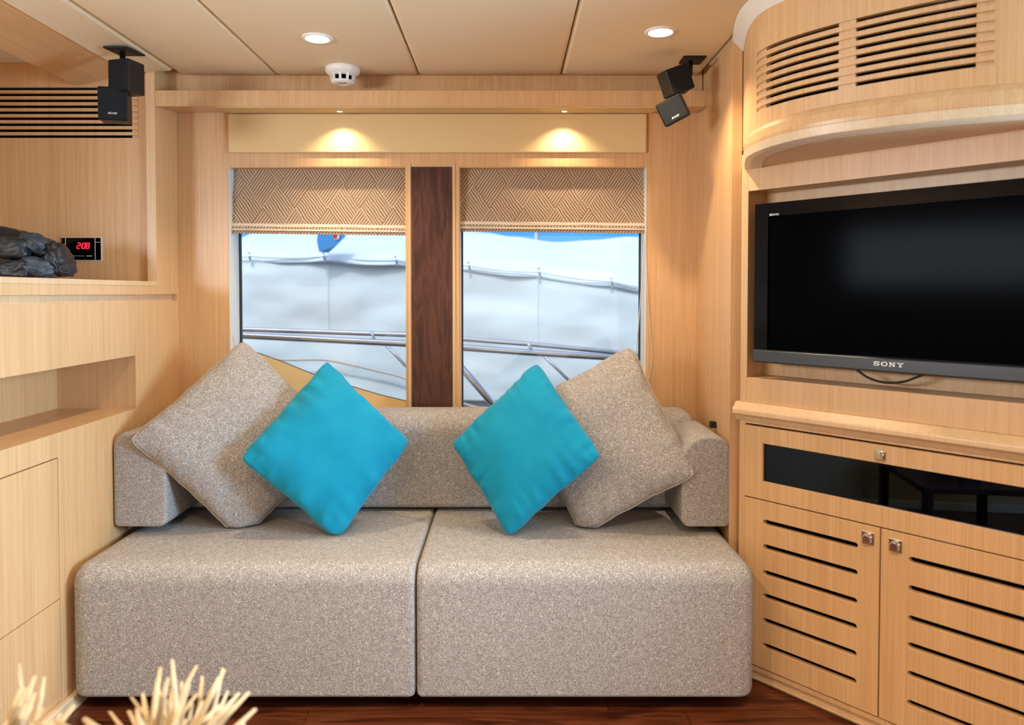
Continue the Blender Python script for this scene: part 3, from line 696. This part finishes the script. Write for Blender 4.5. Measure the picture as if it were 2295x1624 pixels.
# ================================================================== BLINDS
def blind(name, label, tl_, tr_, bl, br, yb, cords, tilt=False):
    root = thing(name, label, 'blind', (0, 0, 0))
    def sheet(a, b, c, d, y0, y1, thick, nm, m, wav=0.003, nx=36, nz=14, sd=0):
        V = []; 
        for side in (0, 1):
            for j in range(nz+1):
                for i in range(nx+1):
                    s, t = i/nx, j/nz
                    top = Vector(a).lerp(Vector(b), s); bot = Vector(c).lerp(Vector(d), s); p = top.lerp(bot, t)
                    y = y0+(y1-y0)*t+noise.noise(Vector((s*5+sd, t*2, sd)))*wav+side*thick
                    V.append((p.x, y, p.y))
        W = nx+1; NN = W*(nz+1); F = []
        for j in range(nz):
            for i in range(nx):
                q = j*W+i; F.append((q, q+1, q+W+1, q+W)); F.append((NN+q, NN+q+W, NN+q+W+1, NN+q+1))
        for i in range(nx): F.append((i, NN+i, NN+i+1, i+1)); q = nz*W+i; F.append((q, q+1, NN+q+1, NN+q))
        for j in range(nz): q = j*W; F.append((q, q+W, NN+q+W, NN+q)); q = j*W+nx; F.append((q, NN+q, NN+q+W, q+W))
        return MB().add(V, F).build(nm, m, root, smooth=False)
    def pt(px, py, y): v = at(px, py, y); return (v.x, v.z)
    Y = DW+0.035
    hh = (bl[1]-tl_[1])
    sheet(pt(*tl_, Y), pt(*tr_, Y), pt(bl[0], bl[1]-20, Y), pt(br[0], br[1]-20, Y), Y+0.012, Y-0.004, 0.003, 'fabric_panel', M['blind'], 0.004)
    for q, (d0, d1, dy, m) in enumerate(((-23, -16, 0.000, 'blind_band'), (-16, -9, -0.002, 'blind'), (-11, -7, -0.005, 'blind_band'), (-8, 0, 0.0, 'blind'))):
        sheet(pt(bl[0]-1, bl[1]+d0, Y), pt(br[0]+1, br[1]+d0, Y), pt(bl[0], bl[1]+d1, Y), pt(br[0], br[1]+d1, Y), Y-0.008+dy, Y-0.011+dy, 0.006, 'fold', M[m], 0.003, 36, 3, q+3)
    hr = at((tl_[0]+tr_[0])/2, tl_[1], Y)
    box('head_rail', M['blind_band'], root, pt(*tl_, Y)[0]+0.01, pt(*tr_, Y)[0]-0.005, Y+0.014, Y+0.045, hr.z-0.025, hr.z+0.002)
    for pts in cords:
        w = [at(x, y, yy) for x, y, yy in pts]
        MB().tube(spline(w, 20), 0.0021, 6).build('pull_cord', M['cord'], root, smooth=True)
    return root
blind('roman_blind', 'herringbone roman blind half raised in the left window', (527, 374), (909, 375), (515, 523), (909, 528), DW,
      [[(517, 690, DW+0.03), (521, 740, DW+0.03), (529, 785, DW+0.03), (538, 850, DW+0.03)]])
blind('roman_blind', 'herringbone roman blind half raised in the right window', (1030, 376), (1444, 377), (1030, 519), (1447, 523), DW,
      [[(1445, 520, DW+0.02), (1440, 600, DW+0.02), (1434, 690, DW+0.02), (1428, 770, DW+0.02), (1425, 840, DW+0.02)],
       [(1447, 520, DW-0.004), (1450, 640, DW-0.006), (1456, 730, DW-0.006), (1461, 790, DW-0.006), (1458, 830, DW-0.006), (1451, 860, DW-0.006)]])

# ================================================================== CEILING FITTINGS
def downlight(label, c, r, energy, spot=math.radians(120), blend=0.6, rl=0.02, small=False):
    root = thing('downlight', label, 'light', c, group='small cornice downlights' if small else 'ceiling downlights')
    MB().lathe([(r*0.74, 0.004), (r*0.74, -0.002), (r*0.80, -0.005), (r*0.96, -0.005), (r, -0.001), (r, 0.004)], (0, 0, 0), 36).build('trim_ring', M['white_plastic'] if not small else M['chrome'], root, smooth=True)
    MB().lathe([(0.001, -0.0025), (r*0.5, -0.003), (r*0.735, -0.001), (r*0.735, 0.003)], (0, 0, 0), 32).build('lens', M['lamp'], root, smooth=True)
    l = light('downlight_lamp', 'SPOT', (0, 0, -0.012), (0, 0, -1), energy, (1.0, 0.79, 0.54), spot_size=spot, spot_blend=blend, shadow_soft_size=rl)
    l.parent = root; l.rotation_euler = (0, 0, 0); return root
dl = at_z(711, 85, ZCEIL); downlight('round ceiling downlight beside the smoke detector', dl, 0.053, 29)
dr_ = at_z(1480, 71, ZCEIL); downlight('round ceiling downlight nearest the curved louvred cabinet', dr_, 0.053, 29)
for x, y, s in ((-0.65, 0.7, 'left'), (0.5, 0.7, 'right'), (-0.65, -1.0, 'rear left'), (0.5, -1.0, 'rear right')):
    downlight('round ceiling downlight behind the camera, %s' % s, (x, y, ZCEIL), 0.053, 88 if y > 0 else 45)
for px, py, s in ((761, 247, 'beside the smoke detector'), (1265, 245, 'toward the right pair of speakers')):
    yy = 3.062; p = at(px, py, yy)
    downlight('small downlight under the cornice %s' % s, (p.x, yy, zu(yy)-0.004), 0.017, 7.5, math.radians(125), 1.0, 0.006, True)
# smoke detector
sm = at_z(768, 152, ZCEIL)
sd = thing('smoke_detector', 'round white smoke detector on the ceiling above the left window', 'smoke detector', (sm.x, sm.y, ZCEIL))
MB().lathe([(0.064, 0.001), (0.067, -0.004), (0.067, -0.014), (0.063, -0.022), (0.052, -0.028), (0.046, -0.033), (0.044, -0.034)], n=40).build('base', M['white_plastic'], sd, smooth=True)
MB().lathe([(0.036, -0.030), (0.036, -0.056)], n=24).build('mesh_core', M['black_void'], sd)
MB().lathe([(0.046, -0.053), (0.043, -0.060), (0.034, -0.0635), (0.002, -0.064), (0.002, -0.052), (0.040, -0.052)], n=40).build('cap', M['white_plastic'], sd, smooth=True)
for i in range(10):
    a = 2*math.pi*(i+0.5)/10; q = MB(); c, s = math.cos(a), math.sin(a); hw = 0.0042
    q.loft([[(c*r-s*k*hw, s*r+c*k*hw, z) for k, r in ((-1, r0-0.006), (1, r0-0.006), (1, r0), (-1, r0))] for r0, z in ((0.050, -0.029), (0.045, -0.0545))])
    q.build('rib', M['white_plastic'], sd)
MB().lathe([(0.002, -0.0655), (0.0025, -0.0655), (0.0025, -0.063)], (0.012, -0.02, 0), 10).build('indicator', M['black_plastic'], sd)

# speakers: two stacked cubes on a ceiling bracket
def cube_speaker(root, ctr, size, rx, ry, rz, logo):
    Rm = Matrix.Rotation(rz, 4, 'Z') @ Matrix.Rotation(ry, 4, 'Y') @ Matrix.Rotation(rx, 4, 'X')
    w, d, h = size; Tm = Matrix.Translation(ctr) @ Rm
    me = MB().box(-w/2, w/2, -d/2, d/2, -h/2, h/2).mesh('cube'); me.transform(Tm)
    cu = link('speaker_cube', me, M['black_plastic'], root, bevel=0.006, segs=3)
    me = MB().box(-w/2+0.003, w/2-0.003, -d/2-0.003, -d/2+0.004, -h/2+0.003, h/2-0.003).mesh('grille'); me.transform(Tm)
    link('grille', me, M['grille'], cu, bevel=0.003)
    if logo:
        me = text_mesh('BOSE', 0.009, 0.0004, 0.25, 1.35); me.transform(Tm @ Matrix.Translation((0, -d/2-0.0034, -h*0.30)) @ Matrix.Rotation(math.pi/2, 4, 'X'))
        link('badge', me, M['silver_text'], cu)
M['grille'] = mat('black_speaker_cloth', S(22, 24, 28), 0.75, spec=0.2)
# left pair
yS = 2.66; zS = ZCEIL-0.008
pc = at(268, 130, yS); 
s1_ = thing('satellite_speaker', 'black double cube speaker hanging in front of the slatted vent', 'speaker', (pc.x, yS, zS), group='ceiling speakers')
MB().loft([[(x*k, y*k, z) for x, y in ((-0.048, -0.02), (0.034, -0.02), (0.055, 0.075), (-0.035, 0.075))] for k, z in ((1, 0), (1, -0.006), (0.7, -0.012))]).build('mounting_plate', M['black_plastic'], s1_)
def loc(px, py, y): p = at(px, py, y); return (p.x-pc.x, p.y-yS, p.z-zS)
MB().tube([(-0.005, 0.03, -0.004), (-0.005, 0.032, -0.06), (-0.004, 0.03, -0.105), (0.012, 0.0, -0.115)], 0.010, 8).build('stem', M['black_plastic'], s1_, smooth=True)
a0 = loc(284, 175, 2.60); a1 = loc(258, 237, 2.60)
cube_speaker(s1_, a0, (0.084, 0.08, 0.112), 0, 0, math.radians(-14), False)
cube_speaker(s1_, a1, (0.094, 0.08, 0.114), math.radians(2), 0, math.radians(16), True)
MB().tube([(-0.012, 0.035, -0.09), (-0.05, 0.04, -0.105), (-0.062, 0.035, -0.13), (-0.062, 0.02, -0.19)], 0.002, 6).build('cable', M['black_plastic'], s1_, smooth=True)
# right pair
yS = 2.80; pc = at(1555, 150, yS); zS = ZCEIL
s2_ = thing('satellite_speaker', 'black double cube speaker hanging tilted at the right end of the cornice', 'speaker', (pc.x, yS, zS), group='ceiling speakers')
MB().loft([[(x*k, y*k, z) for x, y in ((-0.045, -0.03), (0.04, -0.03), (0.04, 0.05), (-0.045, 0.05))] for k, z in ((1, 0), (1, -0.006), (0.72, -0.014))]).build('mounting_plate', M['black_plastic'], s2_)
MB().tube([(-0.012, 0.0, -0.006), (-0.014, 0.0, -0.06), (-0.018, 0.0, -0.112), (-0.045, -0.01, -0.13)], 0.009, 8).build('stem', M['black_plastic'], s2_, smooth=True)
cube_speaker(s2_, loc(1514, 182, 2.74), (0.092, 0.085, 0.095), math.radians(4), math.radians(-22), math.radians(10), False)
cube_speaker(s2_, loc(1509, 247, 2.74), (0.096, 0.085, 0.088), math.radians(14), math.radians(-24), math.radians(-24), True)
# small black clip on the right wall
pk = at(1598, 951, 2.80); tag(box('wall_clip', M['black_plastic'], None, pk.x-0.012, pk.x+0.01, 2.79, 2.815, pk.z-0.012, pk.z+0.012, bevel=0.002), 'small black clip on the wall behind the right sofa arm', 'clip')

# ================================================================== CLOCK RADIO
c0 = at(137, 531, YE-0.002); c1 = at(229, 584, YE-0.002); cw = c1.x-c0.x; ch = c0.z-c1.z
ck = thing('clock_radio', 'built-in black clock radio with red digits on the end panel', 'clock', (c0.x, YE, c1.z))
box('frame', M['silver_text'], ck, 0, cw, -0.004, -0.0003, 0, ch, bevel=0.001)
box('faceplate', M['bezel'], ck, 0.003, cw-0.0035, -0.0065, -0.003, 0.003, ch-0.003)
for x in (0.019, cw-0.026): box('divider', M['silver_text'], ck, x, x+0.0022, -0.0072, -0.005, 0.004, ch-0.004)
box('divider', M['silver_text'], ck, cw-0.023, cw-0.004, -0.007, -0.006, ch-0.022, ch-0.0205)
box('indicator_bar', M['silver_text'], ck, 0.105*cw/0.165, 0.127*cw/0.165, -0.007, -0.006, 0.0175, 0.0205)
bt = MB()
for i in range(11): bt.box((0.030+i*0.0062)*cw/0.165, (0.030+i*0.0062+0.004)*cw/0.165, -0.007, -0.006, 0.018, 0.0195)
bt.build('button_legend', M['silver_text'], ck)
SEG = {'a': (0, 1, 1, 1), 'b': (1, .5, 1, 1), 'c': (1, 0, 1, .5), 'd': (0, 0, 1, 0), 'e': (0, 0, 0, .5), 'f': (0, .5, 0, 1), 'g': (0, .5, 1, .5)}
DIG = {'2': 'abged', '0': 'abcdef', '8': 'abcdefg'}
dw, dh, th = 0.011, 0.021, 0.0036
d0x = (1530-1200)/(2025-1200)*cw; dz = ch-(680-455)/(920-455)*ch
for i, (ch_, ox) in enumerate((('2', 0.0), ('0', 0.0205), ('8', 0.0365))):
    q = MB(); 
    for s in DIG[ch_]:
        x0, z0, x1, z1 = SEG[s]; sh = lambda z: z*0.0035
        A = Vector((d0x+ox+x0*dw+sh(z0), 0, dz+z0*dh)); B = Vector((d0x+ox+x1*dw+sh(z1), 0, dz+z1*dh))
        n = (B-A).normalized(); m_ = Vector((n.z, 0, -n.x))*th/2
        q.loft([[tuple(p+m_+Vector((0, y, 0))), tuple(p-m_+Vector((0, y, 0))), tuple(r_-m_+Vector((0, y, 0))), tuple(r_+m_+Vector((0, y, 0)))] for p, r_ in ((A, B),) for y in (-0.0074, -0.0064)])
    q.build('digit', M['led_red'], ck)
q = MB()
for z in (0.3, 0.7): q.box(d0x+0.0152+z*0.0035, d0x+0.0175+z*0.0035, -0.0074, -0.0064, dz+z*dh-0.0012, dz+z*dh+0.0012)
q.build('colon', M['led_red'], ck)

# ================================================================== FOLDED JACKET ON THE SHELF
zs_ = zSill+0.007
yJ = 2.62
jb = at(80, 620, yJ)
jk = thing('folded_jacket', 'crumpled black padded jacket lying on the shelf beside the clock radio', 'jacket', (jb.x, yJ, zs_))
def lump(name, m, c, r, rot=(0, 0, 0), sd=0, amp=0.25, fr=2.2, sq=0.75, nu=64, nv=40):
    """soft padded lump; bottom pressed flat on the shelf"""
    Rm = (Matrix.Rotation(rot[2], 4, 'Z') @ Matrix.Rotation(rot[1], 4, 'Y') @ Matrix.Rotation(rot[0], 4, 'X')); rings = []
    for j in range(nv+1):
        ph = -math.pi/2+math.pi*j/nv; ring = []
        for i in range(nu):
            th_ = 2*math.pi*i/nu; f = lambda a: math.copysign(abs(a)**sq, a)
            d = Vector((f(math.cos(ph))*f(math.cos(th_)), f(math.cos(ph))*f(math.sin(th_)), f(math.sin(ph))))
            k = 1+amp*noise.noise(Vector(d)*fr+Vector((sd, sd*0.7, 0)))-amp*0.9*max(0, 0.35-abs(noise.noise(Vector((d.x*fr*1.2, d.y*fr*1.2, d.z*fr*2.2))+Vector((0, sd, 3)))))+amp*0.3*noise.noise(Vector(d)*fr*3.3+Vector((sd, 1, 3)))
            p = Rm @ Vector((d.x*r[0]*k, d.y*r[1]*k, d.z*r[2]*k))+Vector(c)
            p.z = max(p.z, 0.0)
            ring.append(p)
        rings.append(ring)
    return MB().loft(rings).build(name, m, jk, smooth=True)
PX = FPX/yJ
def jl(px, py, dy=0): p = at(px, py, yJ+dy); return (p.x-jb.x, dy, p.z-zs_)
lump('back_panel', M['jacket'], jl(20, 572, 0.05), (0.155, 0.11, 0.098), (0, math.radians(8), 0), 1.3, 0.12, 1.6, 0.8)
lump('sleeve', M['jacket2'], jl(88, 548, -0.03), (0.060, 0.055, 0.030), (0, math.radians(28), 0), 4.1, 0.2, 2.2)
lump('sleeve', M['jacket'], jl(135, 580, -0.02), (0.028, 0.060, 0.062), (0, math.radians(-22), 0), 6.2, 0.22, 2.4)
lump('hood', M['jacket2'], jl(92, 600, -0.05), (0.064, 0.06, 0.036), (0, math.radians(10), 0), 8.8, 0.2, 2.0)
lump('collar', M['jacket'], jl(28, 556, -0.07), (0.060, 0.035, 0.040), (0, math.radians(6), 0), 11.5, 0.15, 1.5, 0.6)
lump('pocket_flap', M['jacket'], jl(36, 606, -0.085), (0.058, 0.04, 0.034), (0, math.radians(-8), 0), 15.5, 0.18, 1.8, 0.65)
lump('cuff', M['jacket'], jl(146, 603, -0.03), (0.022, 0.045, 0.026), (0, 0, 0), 21.5, 0.2, 2.0)
zp = [jl(x, y, -0.075-0.02*math.sin(i)) for i, (x, y) in enumerate(((48, 528), (68, 534), (84, 545), (92, 558), (92, 572)))]
MB().tube(spline(zp, 16), 0.004, 6).build('zip', M['jacket2'], jk, smooth=True)

# ================================================================== DRIED GRASS IN THE FOREGROUND
tb_ = thing('low_table', 'low wooden table in the foreground carrying the dried grass pots', 'table', (-0.72, 1.2, 0))
box('table_top', M['walnut'], tb_, -0.34, 0.34, -0.3, 0.3, 0.36, 0.39, bevel=0.004)
for x in (-0.3, 0.3):
    for y in (-0.26, 0.26): box('leg', M['walnut'], tb_, x-0.02, x+0.02, y-0.02, y+0.02, 0, 0.36)
blades = []
for v in range(6):
    bend = (0.02+0.05*v/5); pts = [(bend*(t**2), 0.012*math.sin(3*t+v), t) for t in [i/6 for i in range(7)]]
    me = MB().tube(pts, [0.0042, 0.0050, 0.0056, 0.0056, 0.0052, 0.0044, 0.0026], 5).mesh('blade'); me.materials.append(M['straw'])
    for p in me.polygons: p.use_smooth = True
    blades.append(me)
def grass(name, label, bx, by, n, spread, lmin, lmax, fx=1.0):
    root = thing(name, label, 'dried grass', (bx, by, 0.39))
    MB().lathe([(0.045, 0.0), (0.058, 0.03), (0.062, 0.08), (0.055, 0.105), (0.050, 0.105), (0.050, 0.09), (0.002, 0.088)], n=28).build('pot', M['pot'], root, smooth=True)
    for i in range(n):
        o = bpy.data.objects.new('blade', blades[i % 6]); C.objects.link(o); o.parent = root
        rr = 0.035*math.sqrt(random.random()); a = random.random()*6.283
        o.location = (rr*math.cos(a), rr*math.sin(a), 0.085)
        tilt = spread*(random.random()**0.75); az = random.random()*6.283
        dx, dy = math.sin(tilt)*math.cos(az)*fx, math.sin(tilt)*math.sin(az)*0.8
        o.rotation_euler = Vector((dx, dy, math.cos(tilt))).to_track_quat('Z', 'Y').to_euler()
        L = lmin+(lmax-lmin)*random.random()*(1-0.12*tilt); o.scale = (1.15, 1.15, L)
    return root
grass('dried_grass', 'blurred pot of pale dried grass in front of the sofa', -0.585, 1.2, 70, 0.95, 0.15, 0.245)
grass('dried_grass', 'blurred pot of pale dried grass at the bottom left corner', -0.87, 1.22, 42, 0.62, 0.13, 0.20)

# ================================================================== OUTSIDE THE WINDOWS
struct(box('sea_water', M['water'], None, -30, 30, 3.6, 60, -1.3, -1.2), 'harbour water below the neighbouring boat')
YT = 5.4
hooks = [(480, 574), (565, 576), (730, 576), (890, 584), (1052, 597), (1208, 611), (1369, 632), (1530, 655)]
hp = [at(x, y, YT) for x, y in hooks]
bc = thing('boat_cover', 'white tarpaulin covering the neighbouring boat outside the windows', 'boat cover', (0, YT, -1.2))
def off(p): return Vector((p[0], p[1]-YT, p[2]+1.2))
def hemz(x):
    for a, b in zip(hp[:-1], hp[1:]):
        if a.x <= x <= b.x or (a is hp[0] and x < a.x) or (b is hp[-1] and x > b.x):
            t = (x-a.x)/(b.x-a.x); sagz = -0.012*4*max(t, 0)*max(1-t, 0) if 0 <= t <= 1 else 0
            return a.z+(b.z-a.z)*t+sagz
NX, NZ = 150, 60
x0, x1 = -3.2, 2.6; zlow = at(900, 860, YT).z
def wrinkle(x, z):
    w_ = noise.noise(Vector((x*1.4+z*1.6, z*2.6-x*0.9, 1.7)))*0.030+noise.noise(Vector((x*3.1+z*3.5, z*5.5-x*2, 4.2)))*0.014+noise.noise(Vector((x*7+z*6, z*11-x*4, 8.2)))*0.003
    return w_
V = []; F = []
for j in range(NZ+1):
    for i in range(NX+1):
        x = x0+(x1-x0)*i/NX; zt = hemz(x); z = zt+(zlow-0.12-zt)*(j/NZ)
        V.append(off((x, YT+wrinkle(x, z)*min(1, 0.3+j/10)-0.05*j/NZ, z)))
for j in range(NZ):
    for i in range(NX): q = j*(NX+1)+i; F.append((q, q+1, q+NX+2, q+NX+1))
sc_ = MB().add(V, F).build('side_curtain', M['tarp'], bc, smooth=True); sc_.modifiers.new('s', 'SOLIDIFY').thickness = 0.004
RID = [at(px, py, YT+0.97) for px, py in ((300, 545), (480, 538), (545, 532), (600, 512), (760, 500), (1000, 505), (1090, 521), (1150, 530), (1250, 541), (1330, 537), (1410, 530), (1500, 535), (1700, 560))]
def ridge(x):
    for a, b in zip(RID[:-1], RID[1:]):
        if x <= b.x or b is RID[-1]:
            t = min(max((x-a.x)/(b.x-a.x), 0), 1); return a.z+(b.z-a.z)*(t*t*(3-2*t))
V = []; F = []
NT = 36
for j in range(NT+1):
    for i in range(NX+1):
        x = x0+(x1-x0)*i/NX; t = j/NT; zt = hemz(x)-0.03
        top = ridge(x)
        z = zt+(top-zt)*(t**0.85); y = YT-0.03+1.0*t**1.3+0.06*noise.noise(Vector((x*1.3, t*3, 5)))+0.02*noise.noise(Vector((x*4-t*6, t*8, 2)))
        V.append(off((x, y, z)))
for j in range(NT):
    for i in range(NX): q = j*(NX+1)+i; F.append((q, q+NX+1, q+NX+2, q+1))
tc_ = MB().add(V, F).build('top_cover', M['tarp'], bc, smooth=True); tc_.modifiers.new('s', 'SOLIDIFY').thickness = 0.004
MB().tube([off((x0+(x1-x0)*i/120, YT-0.035, hemz(x0+(x1-x0)*i/120)+0.004)) for i in range(121)], 0.006, 8).build('hem', M['tarp'], bc, smooth=True)
for p in hp:
    MB().tube([off((p.x-0.006, YT-0.05, p.z+0.03)), off((p.x, YT-0.06, p.z)), off((p.x+0.006, YT-0.05, p.z-0.02)), off((p.x+0.002, YT-0.04, p.z-0.035))], 0.008, 8).build('hook', M['steel'], bc, smooth=True)
for px in (733, 1206):
    pts = [at(px, y, YT-0.06) for y in (585 if px < 1000 else 620, 660, 740, 800)]
    MB().tube([off((p.x, YT+wrinkle(p.x, p.z)-0.03, p.z)) for p in spline(pts, 24)], 0.0022, 6).build('seam', M['tarp'], bc)
rp = [at(x, y, YT-0.12) for x, y in ((560, 800), (640, 806), (725, 806), (790, 818), (850, 832), (915, 850), (1040, 905), (1150, 925))]
MB().tube([off(p) for p in spline(rp, 40)], 0.008, 8).build('lashing_rope', M['cord'], bc, smooth=True)
# hull below the cover
hl = thing('neighbour_boat', 'white hull of the neighbouring boat below its cover', 'boat', (0, YT, -1.2))
HV = [[off((x, YT+0.10-0.25*math.sin(min(1, (zlow+0.1-z)/1.2))*0.3, z)) for z in (zlow+0.15, zlow-0.1, zlow-0.5, zlow-1.0, -1.15)]+[off((x, YT+2.2, -1.15)), off((x, YT+2.2, zlow+0.15))] for x in (-3.4, -2, -1, 0, 1, 2, 2.8)]
MB().loft(HV).build('hull', M['hull'], hl, smooth=False)
# stainless double rail nearer the window
YR = 4.15
rl = thing('guard_rail', 'polished steel double guard rail outside the windows', 'railing', (0, YR, -1.2))
def offr(p): return Vector((p[0], p[1]-YR, p[2]+1.2))
up_ = [(430, 736), (545, 738), (910, 750), (1190, 771), (1440, 795), (1560, 808)]; lo_ = [(430, 748), (545, 752), (910, 770), (1190, 790), (1440, 805), (1560, 814)]
MB().tube([offr(at(x, y, YR)) for x, y in up_], 0.0135, 14).build('upper_tube', M['steel'], rl, smooth=True)
MB().tube([offr(at(x, y, YR-0.10)) for x, y in lo_], 0.018, 14).build('lower_tube', M['steel'], rl, smooth=True)
for a, b, r in (((832, 744), (842, 766), 0.008), ((1183, 768), (1196, 792), 0.009), ((862, 770), (950, 862), 0.009), ((1213, 792), (1330, 905), 0.009), ((1020, 808), (1140, 945), 0.021)):
    MB().tube([offr(at(*a, YR-0.03)), offr(at(*b, YR-0.03))], r, 12).build('stanchion', M['steel'], rl, smooth=True)
for px in (300, 1700):
    q = at(px, 760, YR); MB().tube([offr(q), offr((q.x, YR, -0.6)), offr((q.x, YR, -1.2))], 0.016, 10).build('stanchion', M['steel'], rl, smooth=True)
# side deck the rail stands on
# blue flag and blue canopy beyond
fy = YT+0.02; fpx = [(716, 500), (778, 505), (774, 530), (752, 552), (735, 566), (716, 564), (711, 540)]
fg = thing('flag', 'blue flag with a red patch hanging over the white boat cover', 'flag', (at(740, 540, fy).x, fy, at(740, 566, fy).z))
fo = Vector(fg.location)
def flagpoly(nm, pts, m, y):
    P = [at(x, yy, y)-fo for x, yy in pts]
    return MB().loft([[(p.x, p.y+dy+0.01*math.sin(p.x*40), p.z) for p in P] for dy in (0, 0.004)]).build(nm, m, fg)
flagpoly('cloth', fpx, M['blue'], fy-0.18); flagpoly('emblem', [(741, 522), (757, 522), (755, 534), (742, 534)], M['red'], fy-0.187); flagpoly('emblem_border', [(737, 518), (763, 518), (760, 536), (738, 537)], M['tarp'], fy-0.184)
YB2 = 7.5
bcv = thing('blue_canopy', 'blue canvas canopy of a boat beyond the white cover', 'boat cover', (0, YB2, 0))
V = []; F = []
for j in range(13):
    for i in range(61):
        x = -3.6+8.2*i/60; t = j/12
        V.append((x, 0.4*math.sin(t*2.2)+0.05*noise.noise(Vector((x*2, t*3, 0))), 1.3+1.25*t+0.04*noise.noise(Vector((x*1.5, t*2, 7)))))
for j in range(12):
    for i in range(60): q = j*61+i; F.append((q, q+1, q+62, q+61))
bo = MB().add(V, F).build('canvas', M['blue'], bcv, smooth=True); bo.modifiers.new('s', 'SOLIDIFY').thickness = 0.01
for x in (-3.0, 0.3, 3.6): MB().tube([(x, 0.35, -1.2), (x, 0.35, 2.3)], 0.025, 8).build('pole', M['steel'], bcv)
